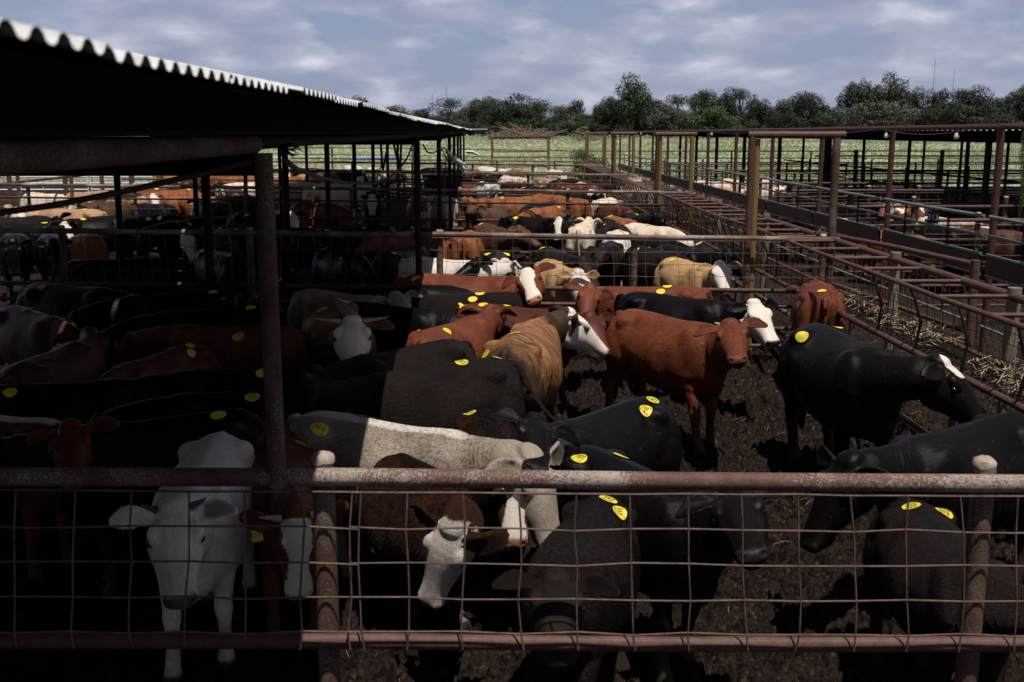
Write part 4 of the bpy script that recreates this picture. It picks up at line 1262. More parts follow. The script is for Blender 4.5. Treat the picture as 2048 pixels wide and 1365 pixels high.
# ------------------------------------------------------------------ left shed
def corrugated(name, eave, dirx, width, slope, y0, y1, z0, pitch, depth, mat, parent, dx_dy=0.0, thick=.0015, sub=8, bend=None):
    n = int((y1 - y0) / pitch * sub); vs = []; fs = []
    nx = 5
    for i in range(n + 1):
        y = y0 + (y1 - y0) * i / n
        sh = math.floor(y / (pitch * 9.4)); rs_ = random.Random(int(sh) * 13 + 5)
        ph = 2 * math.pi * (y - y0 + rs_.uniform(-.3, .3) * pitch) / pitch
        lift = rs_.uniform(-.003, .004); edge = rs_.uniform(-.02, .02); c = math.cos(ph); w = max(-1, min(1, c * 1.55))
        for q in range(nx + 1):
            t = q / nx
            x = eave + dx_dy * y + dirx * width * t
            ed = edge if q == 0 else 0
            vs.append((x + dirx * ed, y, z0 + slope * width * t + depth * .5 * (1 + w) + lift * (t < .3) + (bend(y) if bend else 0)))
    for i in range(n):
        for q in range(nx):
            a = i * (nx + 1) + q
            f = (a, a + 1, a + nx + 2, a + nx + 1)
            fs.append(f if dirx < 0 else f[::-1])
    mb = MB(); mb.add(vs, fs)
    return mb.build(name, mat, parent)

# underside shade is put into the colour: a separate dark lining a few millimetres below
ls = empty('cattle_shed', (-3.4, 2, 0)); tag(ls, 'long open cattle shed at left with a corrugated roof on pipe posts', 'shed')
EX = -.435; DXY = -.0095; SL = .207
corrugated('roof_sheet', EX, -1, 2.95, SL, -9, 47.5, 2.883, .0685, .0145, MAT['sheet'], ls, DXY, bend=lambda y: .012 * math.sin(y * .55) * min(1, y / 8))
corrugated('roof_sheet', EX - 5.95, 1, 2.95, SL, -9, 47.5, 2.883, .0685, .0145, MAT['sheet'], ls, DXY, sub=4)
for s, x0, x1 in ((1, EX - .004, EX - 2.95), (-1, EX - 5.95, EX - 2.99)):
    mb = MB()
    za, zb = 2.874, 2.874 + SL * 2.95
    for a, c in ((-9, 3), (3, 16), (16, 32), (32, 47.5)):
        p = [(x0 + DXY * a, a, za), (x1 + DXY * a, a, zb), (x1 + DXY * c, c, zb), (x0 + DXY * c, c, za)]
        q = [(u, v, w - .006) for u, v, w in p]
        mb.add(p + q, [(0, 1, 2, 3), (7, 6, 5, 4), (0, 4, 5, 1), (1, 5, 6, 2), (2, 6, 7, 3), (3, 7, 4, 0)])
    mb.build('roof_shade_lining', MAT['under'], ls, smooth=False)
# unseen lean-to roof, added to keep side light out of the near shed pens
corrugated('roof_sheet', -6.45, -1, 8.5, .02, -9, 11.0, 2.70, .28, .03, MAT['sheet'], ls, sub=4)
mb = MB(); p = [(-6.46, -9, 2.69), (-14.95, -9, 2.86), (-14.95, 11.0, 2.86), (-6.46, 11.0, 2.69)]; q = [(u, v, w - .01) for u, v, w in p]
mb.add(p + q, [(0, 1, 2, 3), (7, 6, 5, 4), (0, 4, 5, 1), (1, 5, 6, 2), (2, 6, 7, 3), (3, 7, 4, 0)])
mb.build('roof_shade_lining', MAT['under'], ls, smooth=False)
for y in (-8, -2, 4.5, 10.6):
    MB().tube([(-14.6, y, -.1), (-14.6, y, 2.84)], .055, 8).build('post', MAT['dark_steel'], ls)  # posts of the added lean-to, out of view
# eave purlin, plate pipe, inner purlins
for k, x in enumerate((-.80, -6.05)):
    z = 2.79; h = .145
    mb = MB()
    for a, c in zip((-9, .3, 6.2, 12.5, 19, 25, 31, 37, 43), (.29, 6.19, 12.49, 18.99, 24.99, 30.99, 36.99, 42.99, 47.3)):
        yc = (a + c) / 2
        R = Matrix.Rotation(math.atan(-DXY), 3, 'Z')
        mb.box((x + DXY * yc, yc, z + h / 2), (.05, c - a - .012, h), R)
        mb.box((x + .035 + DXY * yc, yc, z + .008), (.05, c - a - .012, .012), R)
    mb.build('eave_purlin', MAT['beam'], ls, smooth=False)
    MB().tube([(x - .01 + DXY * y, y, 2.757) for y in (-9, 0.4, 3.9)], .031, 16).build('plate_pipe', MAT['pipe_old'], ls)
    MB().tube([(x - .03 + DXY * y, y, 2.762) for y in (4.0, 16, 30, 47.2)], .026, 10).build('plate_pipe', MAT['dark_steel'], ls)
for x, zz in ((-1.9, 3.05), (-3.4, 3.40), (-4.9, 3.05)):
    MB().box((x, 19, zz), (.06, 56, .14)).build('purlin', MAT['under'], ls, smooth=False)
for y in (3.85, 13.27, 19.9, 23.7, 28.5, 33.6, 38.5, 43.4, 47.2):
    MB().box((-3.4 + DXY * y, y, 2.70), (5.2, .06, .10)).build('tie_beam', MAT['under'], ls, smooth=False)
for y, z0 in ((3.77, 1.58), (13.2, 0), (19.9, 0), (26.4, 0), (30.8, 0), (35.6, 0), (40, 0), (47, 0)):
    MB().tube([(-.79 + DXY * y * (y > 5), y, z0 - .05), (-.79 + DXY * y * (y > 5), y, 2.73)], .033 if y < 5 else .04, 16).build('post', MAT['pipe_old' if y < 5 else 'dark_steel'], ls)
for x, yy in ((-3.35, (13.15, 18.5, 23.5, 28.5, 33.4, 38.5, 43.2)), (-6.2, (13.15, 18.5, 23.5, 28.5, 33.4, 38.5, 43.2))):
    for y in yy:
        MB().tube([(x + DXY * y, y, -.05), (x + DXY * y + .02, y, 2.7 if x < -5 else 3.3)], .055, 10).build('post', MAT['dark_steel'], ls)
for px in (760, 795):
    X = (px - 985) / 2150 * 45
    for s in (-.35, .1):
        MB().tube([(X, 46.8, 1.2), (X + s * (1 if px > 780 else -1), 46.8, 2.72)], .05, 8).build('strut', MAT['dark_steel'], ls)
# steel ring at the corner post, hoses and ropes
rg = MB().tube([(-.90 + .045 * math.cos(a), 3.76, 2.69 + .03 * math.sin(a)) for a in [2 * math.pi * i / 16 for i in range(17)]], .008, 6).build('pipe_ring', MAT['dark_steel']); tag(rg, 'small steel ring on the near shed corner post', 'ring')
a = at_d(5, 425, 3.4); c = at_d(250, 385, 3.6)
o = MB().tube([(-.83, 3.76, 2.70), at_d(430, 342, 3.75), at_d(250, 383, 3.65), at_d(100, 412, 3.5), a, at_d(-200, 455, 3.3)], .0105, 8).build('slack_hose', MAT['hose']); tag(o, 'dark slack hose running left from the near shed corner post', 'hose')
o = MB().tube([at_d(575, 325, 3.8), at_d(592, 338, 4.5), at_d(640, 356, 6), at_d(690, 366, 8), at_d(745, 368, 10), at_d(780, 355, 11.5), at_d(800, 337, 12.2), at_d(815, 315, 12.8), at_d(829, 282, 13.2)], .011, 8).build('slack_rope', MAT['rope']); tag(o, 'slack rope drooping between the first and second shed eave posts', 'rope')
o = MB().tube([at_d(846, 290, 13.3), at_d(855, 305, 15), at_d(866, 307, 17), at_d(876, 300, 18.5), at_d(886, 272, 19.9)], .012, 6).build('slack_rope', MAT['rope']); tag(o, 'thin rope hanging in a short loop between the second and third shed eave posts', 'rope')
rr = random.Random(8)
for i, (pts, lab) in enumerate([([(895, 300, 20.5), (905, 318, 22), (921, 328, 24), (932, 330, 25)], 'torn pale strip caught on the rail at the third shed post'), ([(932, 304, 33), (945, 306, 33), (958, 310, 33)], 'pale torn strip sticking out at the end of the shed'), ([(921, 330, 24), (925, 338, 24), (930, 344, 24)], 'short white strip hanging below the rail end')]):
    mb = MB(); P = [at_d(*p) for p in pts]
    for k in range(3):
        mb.tube([p + Vector((rr.uniform(-.02, .02), rr.uniform(-.02, .02), rr.uniform(-.04, .04))) for p in P], [.03] + [.045] * (len(P) - 2) + [.012], 5)
    o = mb.build('torn_strip', MAT['plastic']); tag(o, lab, 'plastic strip')
mb = MB()
for i in range(26):
    y = rr.choice((20, 26.4, 30.8)); x = -.79 + DXY * y
    z = rr.uniform(1.9, 2.7); p = [Vector((x, y, z))]
    for q in range(4): p.append(p[-1] + Vector((rr.uniform(-.12, .14), rr.uniform(-.1, .1), rr.uniform(-.22, .05))))
    mb.tube(p, .008, 4)
o = mb.build('dead_vine', MAT['dark_steel']); tag(o, 'tangle of dead vine strands hanging on the far shed eave posts', 'vine')
mb = MB()
for i in range(14):
    p = [Vector((-.80, 4.1, 2.75))]
    for q in range(3): p.append(p[-1] + Vector((rr.uniform(.0, .035), rr.uniform(-.02, .04), rr.uniform(-.03, .006))))
    mb.tube(p, [.004, .004, .003, .001], 4)
o = mb.build('frayed_twig', MAT['under']); tag(o, 'dark frayed twigs poking out beside the near shed corner post', 'twigs')
# loose board on the shed end
o = MB().box((-.66, 47.6, 2.93), (.9, .2, .04)).build('loose_board', MAT['plastic'], None, smooth=False); tag(o, 'pale loose board at the far end of the shed roof', 'board')

# ------------------------------------------------------------------ right shed
rs = empty('cattle_shed', (10, 20, 0)); tag(rs, 'long low cattle shed at right with a dark underside and pale corrugated edge', 'shed')
corrugated('roof_sheet', 10.1, 1, 7, .014, 17, 60, 2.835, .28, .035, MAT['sheet'], rs, sub=6)
corrugated('roof_sheet', 24.1, -1, 7, .014, 17, 60, 2.835, .28, .035, MAT['sheet'], rs, sub=4)
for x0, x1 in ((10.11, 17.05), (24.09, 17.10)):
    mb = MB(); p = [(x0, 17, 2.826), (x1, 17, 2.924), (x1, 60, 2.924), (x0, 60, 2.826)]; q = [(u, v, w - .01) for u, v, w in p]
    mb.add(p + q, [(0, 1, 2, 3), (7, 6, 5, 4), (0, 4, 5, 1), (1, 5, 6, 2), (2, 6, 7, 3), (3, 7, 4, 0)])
    mb.build('roof_shade_lining', MAT['under'], rs, smooth=False)  # dark sheet painted with the shade below the roof
for x in (10.25, 23.9):
    MB().box((x, 38.5, 2.70), (.06, 43, .22)).build('eave_purlin', MAT['under'], rs, smooth=False)
for y in (17.2, 22.5, 28, 33.5, 39, 44.5, 50, 55, 59.8):
    MB().box((17.1, y, 2.66), (13.4, .08, .14)).build('tie_beam', MAT['under'], rs, smooth=False)
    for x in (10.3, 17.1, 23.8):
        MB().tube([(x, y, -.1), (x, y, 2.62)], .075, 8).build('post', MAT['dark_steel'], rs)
# ------------------------------------------------------------------ trees beyond the pasture
def leafmat(name, a, b_, c):
    m, nt, b = newmat(name)
    co = objco(nt)
    col = ramp(nt, noise(nt, co, .9, 4, .6), [(.28, a), (.52, b_), (.75, c)])
    oi = N(nt, 'ShaderNodeObjectInfo')
    col = mixc(nt, .5, col, mixc(nt, 1.0, col, ramp(nt, oi.outputs['Random'], [(0, .6), (1, 1.35)]), 'MULTIPLY'))
    nt.links.new(col, b.inputs['Base Color']); b.inputs['Roughness'].default_value = .75
    return m
LEAF = {'dark': leafmat('dark_oak_leaves', (0.020, 0.033, 0.020), (0.036, 0.054, 0.028), (0.059, 0.083, 0.040)),
        'green': leafmat('green_leaves', (0.030, 0.056, 0.020), (0.056, 0.096, 0.030), (0.086, 0.139, 0.046)),
        'grey': leafmat('grey_green_leaves', (0.066, 0.076, 0.053), (0.102, 0.112, 0.079), (0.145, 0.152, 0.112)),
        'olive': leafmat('olive_leaves', (0.033, 0.040, 0.021), (0.056, 0.063, 0.033), (0.086, 0.092, 0.049)),
        'fresh': leafmat('fresh_green_leaves', (0.083, 0.148, 0.041), (0.148, 0.231, 0.066), (0.214, 0.314, 0.099))}
MAT['bark'] = paint('tree_bark', (.07, .058, .05), (.14, .12, .10), rough=.95)
MAT['pale_bark'] = paint('pale_bark', (.20, .18, .16), (.34, .31, .28), rough=.9)

def crown_mesh(seed, kind):
    """unit tree: height 1, crown about as wide as kind says; hundreds of small leaf clumps around limbs"""
    r = np.random.default_rng(seed)
    W = {'oak': .62, 'tall': .30, 'round': .60, 'sparse': .42, 'bush': .75, 'top': .36}[kind]
    base = {'oak': .10, 'tall': .16, 'round': .04, 'sparse': .34, 'bush': 0.0, 'top': .52}[kind]
    nb = {'oak': 30, 'tall': 24, 'round': 26, 'sparse': 15, 'bush': 14, 'top': 12}[kind]
    per = {'oak': 270, 'tall': 240, 'round': 290, 'sparse': 130, 'bush': 260, 'top': 200}[kind]
    blobs = []
    for i in range(nb):
        for tr in range(30):
            p = r.uniform(-1, 1, 3)
            if np.linalg.norm(p) < 1 and (np.linalg.norm(p) > .35): break
        t = (p[2] + 1) / 2
        if kind in ('tall', 'top'): wz = W * (1.1 - .75 * abs(t - .4))
        elif kind == 'sparse': wz = W
        else: wz = W * (1.05 - .25 * t)
        blobs.append((p[0] * wz * .8, p[1] * wz * .8, base + (1 - base) * (.12 + .80 * t), r.uniform(.09, .17) * (1.25 if kind in ('round', 'oak') else .95)))
    V = []; F = []; NV = []
    for bx, by, bz, br in blobs:
        n = int(1.45 * per * (br / .13) ** 1.5)
        d = r.normal(size=(n, 3)); d /= np.linalg.norm(d, axis=1)[:, None]
        rad = br * (.35 + .72 * r.random(n) ** .5)
        rad *= 1 + .25 * np.sin(d[:, 0] * 5 + seed) * np.sin(d[:, 2] * 6)
        c = np.stack([bx + d[:, 0] * rad, by + d[:, 1] * rad, bz + d[:, 2] * rad * .8], -1)
        c[:, 2] = np.maximum(c[:, 2], .01)
        s = r.uniform(.008, .019, n) * (1.2 if kind == 'bush' else 1)
        for k in range(n):
            u = r.normal(size=3); u /= np.linalg.norm(u); v = np.cross(u, r.normal(size=3)); v /= np.linalg.norm(v)
            b0 = len(V); q = c[k]; ss = s[k]
            nn = d[k] * .62 + u * .14 + np.array((0, -.10, .32)); nn /= np.linalg.norm(nn); NV += [nn] * 4
            V += [q - u * ss, q + v * ss * .6, q + u * ss, q - v * ss * .6]; F.append((b0, b0 + 1, b0 + 2, b0 + 3))
    V = np.array(V); zk = 1 / np.quantile(V[:, 2], .997); rk = .5 / np.quantile(np.abs(V[:, :2]), .975)
    V *= (rk, rk, zk)
    me = bpy.data.meshes.new('crown'); me.from_pydata([tuple(p) for p in V], [], F); me.materials.append(LEAF['dark']); me.update()
    me.polygons.foreach_set('use_smooth', [True] * len(F)); me.normals_split_custom_set_from_vertices([tuple(q) for q in NV])
    # trunk and limbs reach into the clumps
    mb = MB()
    th = {'oak': .045, 'tall': .03, 'round': .04, 'sparse': .03, 'bush': .018, 'top': .022}[kind]
    top = max(.5, base + (1 - base) * .6)
    tr = [Vector((r.uniform(-.02, .02) * i, r.uniform(-.02, .02) * i, top * i / 5)) for i in range(6)]
    mb.tube(tr, [th * (1.25 if i == 0 else 1 - .13 * i) for i in range(6)], 8)
    for bx, by, bz, br in blobs:
        t0 = min(max(bz - .28, .06), top * .95); a = tr[int(min(4, t0 / top * 5))]
        p1 = Vector((bx * .45, by * .45, (a.z + bz) / 2 + .03))
        mb.tube([a, p1, Vector((bx, by, bz))], [th * .5, th * .3, th * .08], 5)
    tm = bpy.data.meshes.new('trunk'); tm.from_pydata([(p[0] * rk, p[1] * rk, p[2] * zk) for p in mb.v], [], mb.f); tm.materials.append(MAT['bark'])
    tm.polygons.foreach_set('use_smooth', [True] * len(tm.polygons)); tm.update()
    return me, tm
PROTO = {}
for k, n in (('oak', 3), ('tall', 2), ('round', 2), ('sparse', 2), ('bush', 2), ('top', 2)):
    PROTO[k] = [crown_mesh(17 * i + len(k) * 5 + 3, k) for i in range(n)]

def tree(px, ytop, wpx, D, kind, leaf, label, bark='bark', var=0, group=None, cat='tree'):
    X = (px - 985) / FPX * D
    g = float(terrain(np.array(X), np.array(D)))
    h = CAMH + (265 - ytop) / FPX * D - g
    w = wpx / FPX * D
    root = empty('bush' if kind == 'bush' else 'tree', (X, D, g - .05), rng.uniform(0, 6.28))
    tag(root, label, cat if kind != 'bush' else 'bush', group)
    sx = w * .98
    root.scale = (sx, sx, h)
    cm, tm = PROTO[kind][var % len(PROTO[kind])]
    for nm, me, mat in (('trunk', tm, MAT[bark]), ('crown', cm, LEAF[leaf])):
        o = bpy.data.objects.new(nm, me); COL.objects.link(o); o.parent = root
        o.material_slots[0].link = 'OBJECT'; o.material_slots[0].material = mat
    return root

TREES = [
 (640, 188, 105, 195, 'oak', 'dark', 'dark oak just showing over the corrugated roof, leftmost in the tree line'),
 (712, 191, 100, 190, 'oak', 'dark', 'dark spreading oak over the shed roof, second in the tree line'),
 (785, 208, 95, 195, 'round', 'green', 'rounded green tree above the shed roof, with a gap of sky to its right'),
 (852, 213, 70, 200, 'round', 'dark', 'low dark round tree left of the thin mast'),
 (900, 192, 62, 180, 'sparse', 'dark', 'gaunt dark tree with a tufted lopsided top beside the thin mast'),
 (885, 222, 70, 190, 'oak', 'dark', 'dark low tree under the gaunt tufted tree'),
 (940, 212, 70, 195, 'oak', 'grey', 'grey-green tree right of the gaunt tufted tree'),
 (968, 192, 85, 185, 'oak', 'grey', 'pale grey-green leafy tree left of the dense green clump'),
 (1005, 192, 85, 172, 'round', 'dark', 'dense dark green tree standing behind the left end of the brush pile'),
 (1048, 183, 80, 182, 'sparse', 'dark', 'tree with thin ragged upper branches over the green clump'),
 (1052, 200, 95, 172, 'round', 'green', 'dense green tree directly behind the brush pile'),
 (1020, 232, 120, 165, 'bush', 'green', 'wide leafy green bush behind the brush pile'),
 (1112, 207, 62, 176, 'sparse', 'olive', 'slender tree with a bare pale trunk, right of the brush pile', 'pale_bark'),
 (1128, 207, 60, 185, 'oak', 'dark', 'dark leafy tree behind the pale bare trunk'),
 (1150, 194, 36, 182, 'top', 'dark', 'narrow dark tree with a flat tufted top'),
 (1165, 222, 80, 176, 'round', 'green', 'mid green tree under the narrow tufted one'),
 (1100, 236, 70, 168, 'bush', 'green', 'green bush left of the bare pale trunk'),
 (1170, 246, 60, 160, 'bush', 'fresh', 'bright green bush behind the far right fence posts'),
 (1212, 190, 60, 176, 'oak', 'olive', 'olive tree with a knobbed top left of the tallest tree'),
 (1258, 154, 66, 172, 'tall', 'green', 'tallest tree of the middle, narrow with a leafy pointed head'),
 (1262, 190, 80, 176, 'round', 'dark', 'dark tree at the foot of the tallest tree'),
 (1300, 202, 80, 178, 'oak', 'olive', 'greyish olive tree right of the tallest tree'),
 (1345, 192, 66, 182, 'sparse', 'olive', 'twiggy loose tree with pointed tips, right of the tallest tree'),
 (1335, 215, 90, 172, 'oak', 'grey', 'low grey-green tree under the twiggy tree'),
 (1405, 184, 74, 176, 'oak', 'green', 'full green tree left of the bare grey twigs'),
 (1445, 180, 50, 176, 'tall', 'dark', 'dark upright tree beside the bare grey twigs'),
 (1472, 180, 56, 180, 'sparse', 'dark', 'dark tree with an open fan of branches'),
 (1420, 215, 100, 168, 'round', 'green', 'green low tree below the open fan tree'),
 (1512, 200, 42, 205, 'tall', 'dark', 'small distant dark conical tree in the gap'),
 (1490, 214, 46, 205, 'round', 'dark', 'small distant round tree in the gap'),
 (1545, 214, 60, 210, 'round', 'dark', 'distant bluish dark tree left of the domed oak'),
 (1595, 188, 104, 180, 'oak', 'olive', 'dome-shaped oak with pale inner limbs'),
 (1560, 222, 70, 176, 'round', 'dark', 'dark tree tucked left of the domed oak'),
 (1640, 214, 70, 182, 'round', 'dark', 'dark sloping tree right of the domed oak'),
 (1704, 166, 76, 168, 'oak', 'olive', 'left half of the great oak, olive leaves with a ragged side'),
 (1762, 154, 104, 168, 'oak', 'olive', 'great broad oak, the biggest crown on the right'),
 (1745, 205, 150, 162, 'oak', 'grey', 'drooping grey-olive lower oak before the great oak'),
 (1822, 178, 40, 174, 'tall', 'dark', 'thin dark pointed tree right of the great oak'),
 (1855, 182, 50, 174, 'tall', 'dark', 'dark bushy upright tree below the first tall mast'),
 (1875, 205, 100, 164, 'oak', 'olive', 'hazy olive tree before the two masts'),
 (1930, 179, 110, 172, 'oak', 'dark', 'flat-topped dark oak right of the second tall mast'),
 (2000, 196, 66, 180, 'round', 'dark', 'dark tree with small knobs between the flat-topped oak and the edge'),
 (2050, 173, 90, 168, 'oak', 'dark', 'tall dark oak cut by the right edge'),
 (1960, 215, 110, 162, 'round', 'dark', 'low dark mass of a tree under the flat-topped oak'),
 (2110, 190, 110, 172, 'oak', 'dark', 'dark oak beyond the right edge'),
 (560, 205, 120, 195, 'oak', 'dark', 'dark oak hidden behind the shed roof'),
]
for i, t in enumerate(TREES):
    t = (t[0], t[1] + (7 if t[0] < 1240 else 0)) + t[2:]
    tree(*t[:7], bark=t[7] if len(t) > 7 else 'bark', var=i)
U = [('dark', 'low dark thicket shrub at the foot of the tree line'), ('olive', 'low olive thicket shrub at the foot of the tree line'), ('green', 'low green thicket shrub at the foot of the tree line')]
rr = random.Random(21)
x = 580
while x < 2110:
    if not (985 < x < 1100):
        lf, lb = U[rr.randint(0, 2)]
        tree(x, rr.uniform(236, 254), rr.uniform(85, 120), rr.uniform(186, 205), 'bush', lf, lb, var=rr.randint(0, 1), group=lb.replace('shrub', 'shrubs'))
    x += rr.uniform(34, 50)
# a distant wood that closes the gaps
def wood():
    r = np.random.default_rng(77); n = 16000
    D = r.uniform(235, 275, n); px = r.uniform(380, 2240, n)
    top = 240 + 9 * (vnoise(px * .012, px * 0 + 3) - .5) * 2 + 10 * (vnoise(px * .05, px * 0 + 8) - .5) * 2
    X = (px - 985) / FPX * D; zt = CAMH + (265 - top) / FPX * D
    Z = 1.9 + (zt - 1.9) * r.random(n) ** .6
    V = np.empty((n, 4, 3)); s = r.uniform(.35, .8, n)
    for k in range(4):
        a = r.normal(size=(n, 3)); a /= np.linalg.norm(a, axis=1)[:, None]
        V[:, k] = np.stack([X, D, Z], -1) + a * s[:, None]
    me = bpy.data.meshes.new('distant_wood'); me.vertices.add(4 * n); me.vertices.foreach_set('co', V.ravel())
    me.loops.add(4 * n); me.loops.foreach_set('vertex_index', np.arange(4 * n)); me.polygons.add(n)
    me.polygons.foreach_set('loop_start', np.arange(0, 4 * n, 4)); me.polygons.foreach_set('loop_total', np.full(n, 4))
    me.materials.append(LEAF['dark']); me.update(calc_edges=True)
    o = bpy.data.objects.new('distant_wood', me); COL.objects.link(o)
    tag(o, 'far dark wood closing the gaps behind the tree line', 'wood', kind='stuff')
wood()
# brush pile
def brush(px0, px1, ytop, D, n, seed, label, name='brush_pile'):
    rr = random.Random(seed); mb = MB()
    for i in range(n):
        px = rr.uniform(px0, px1); t = (px - px0) / (px1 - px0)
        X = (px - 985) / FPX * D; y = D + rr.uniform(-4, 4)
        g = float(terrain(np.array(X), np.array(y)))
        hmax = (275 - ytop) / FPX * D * (math.sin(math.pi * min(1, t * 1.15 + .02)) ** .5 if t < .85 else .6) * (1 - abs(y - D) / 7) * rr.uniform(.7, 1.1)
        z = g + hmax * rr.random() ** .7
        a = rr.uniform(0, 6.28); l = rr.uniform(.8, 3.2); e = rr.uniform(-.35, .45)
        d = Vector((math.cos(a), math.sin(a), e)) * l
        p = Vector((X, y, z)); q = p + d * .5 + Vector((rr.uniform(-.2, .2), 0, rr.uniform(-.1, .2)))
        w = rr.uniform(.03, .12)
        mb.tube([p, q, p + d], [w, w * .8, w * .3], 5)
    o = mb.build(name, MAT['brush']); tag(o, label, 'brush pile'); return o
brush(985, 1100, 252, 158, 420, 4, 'large pile of dry grey brushwood at the edge of the pasture')
brush(1150, 1195, 268, 150, 60, 6, 'small heap of fallen branches right of the brush pile')
# weeds and saplings
for px, ytop, w, D, lf, lab in [(1160, 296, 42, 47.5, 'green', 'leafy sapling growing through the far fence, left one'), (1195, 312, 44, 46.0, 'green', 'leafy sapling growing through the far fence, right one'), (1175, 318, 50, 44.8, 'fresh', 'low weeds at the foot of the far rack'),
                                (1658, 290, 26, 48, 'grey', 'thin grey-green sapling between the portal and the right shed'), (2042, 238, 20, 19.5, 'fresh', 'small bright green leafy sprig above the overhead pipe at the right edge')]:
    X = (px - 985) / FPX * D; base = 0.0
    root = empty('bush', (X, D, base), rng.uniform(0, 6)); tag(root, lab, 'sapling')
    h = CAMH + (265 - ytop) / FPX * D
    cm, tm = PROTO['sparse' if px != 1175 else 'bush'][0]
    root.scale = (w / FPX * D, w / FPX * D, h)
    for nm, me, mat in (('trunk', tm, MAT['bark']), ('crown', cm, LEAF[lf])):
        o = bpy.data.objects.new(nm, me); COL.objects.link(o); o.parent = root
        o.material_slots[0].link = 'OBJECT'; o.material_slots[0].material = mat
# masts
for px, ytop, D, lab in [(895, 177, 420, 'thin radio mast behind the gaunt tufted tree'), (868, 192, 520, 'faint thin mast left of the gaunt tufted tree'), (1850, 124, 700, 'tall hair-thin mast right of the great oak'), (1889, 146, 700, 'shorter hair-thin mast over the flat-topped oak')]:
    X = (px - 985) / FPX * D; zt = CAMH + (265 - ytop) / FPX * D
    w = .45 * D / FPX
    mb = MB()
    for dx, dy in ((0, -w), (w * .87, w * .5), (-w * .87, w * .5)): mb.tube([(X + dx, D + dy, 1), (X + dx * .6, D + dy * .6, zt)], w * .38, 4)
    k = int((zt - 1) / 3)
    for i in range(k):
        z = 1 + 3 * i; s = -1 if i % 2 else 1
        mb.tube([(X - s * w * .8, D + w * .4, z), (X + s * w * .8, D + w * .4, z + 3)], w * .2, 3)
    o = mb.build('radio_mast', MAT['mast']); tag(o, lab, 'mast')

# ------------------------------------------------------------------ light
SUN_EL, SUN_AZ = math.radians(70), None
sv = Vector((.14, -.33, 1.0)).normalized()      # towards the sun: high, behind the camera, a little to the right
L = bpy.data.lights.new('sun', 'SUN'); L.energy = SUN_E; L.angle = math.radians(.55); L.color = (1.0, .955, .90)
lo = bpy.data.objects.new('sun', L); COL.objects.link(lo)
lo.rotation_euler = (-sv).to_track_quat('-Z', 'Y').to_euler()
W = bpy.data.worlds.new('World'); SC.world = W; W.use_nodes = True
nt = W.node_tree
bg = nt.nodes['Background']
sky = N(nt, 'ShaderNodeTexSky', sky_type='NISHITA'); sky.sun_disc = False
sky.sun_elevation = math.asin(sv.z); sky.sun_rotation = math.atan2(sv.x, sv.y)
sky.air_density = 1.0; sky.dust_density = 1.2; sky.ozone_density = 1.5
tc = N(nt, 'ShaderNodeTexCoord')
sep = N(nt, 'ShaderNodeSeparateXYZ'); nt.links.new(tc.outputs['Generated'], sep.inputs[0])
mp = N(nt, 'ShaderNodeMapping'); mp.inputs['Scale'].default_value = (8.5, 8.5, 24.0); nt.links.new(tc.outputs['Generated'], mp.inputs['Vector'])
cl = noise(nt, mp.outputs[0], 1.5, 7, .48, .15)
cl2 = noise(nt, mp.outputs[0], .30, 3, .5)
cov = math_(nt, 'ADD', math_(nt, 'MULTIPLY', cl, .72), math_(nt, 'MULTIPLY', cl2, .40))
mask = ramp(nt, cov, [(.46, 0.0), (.60, .8), (.72, 1.0)])
shade = ramp(nt, noise(nt, mp.outputs[0], 1.9, 7, .47, .15), [(.32, (4.4, 4.85, 6.7)), (.50, (6.3, 6.65, 8.4)), (.62, (9.0, 9.15, 10.6)), (.73, (12.5, 12.5, 13.4))])
low = ramp(nt, sep.outputs['Z'], [(.0, 0.45), (.10, .9), (.2, 1.0)])
base = mixc(nt, .75, sky.outputs[0], (4.1, 4.9, 7.5))
col = mixc(nt, math_(nt, 'MULTIPLY', mask, low), base, shade)
# the sky deepens towards the zenith
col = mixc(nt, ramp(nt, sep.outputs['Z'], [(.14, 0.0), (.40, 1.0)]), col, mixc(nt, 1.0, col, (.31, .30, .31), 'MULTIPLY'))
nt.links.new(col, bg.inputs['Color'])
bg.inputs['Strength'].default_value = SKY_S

SC.view_settings.view_transform = 'Standard'; SC.view_settings.look = 'None'; SC.view_settings.gamma = 1; SC.view_settings.exposure = 0.0
SC.cycles.max_bounces = 6; SC.cycles.diffuse_bounces = 2; SC.cycles.glossy_bounces = 3; SC.cycles.transparent_max_bounces = 4
SC.cycles.sample_clamp_indirect = 4.0
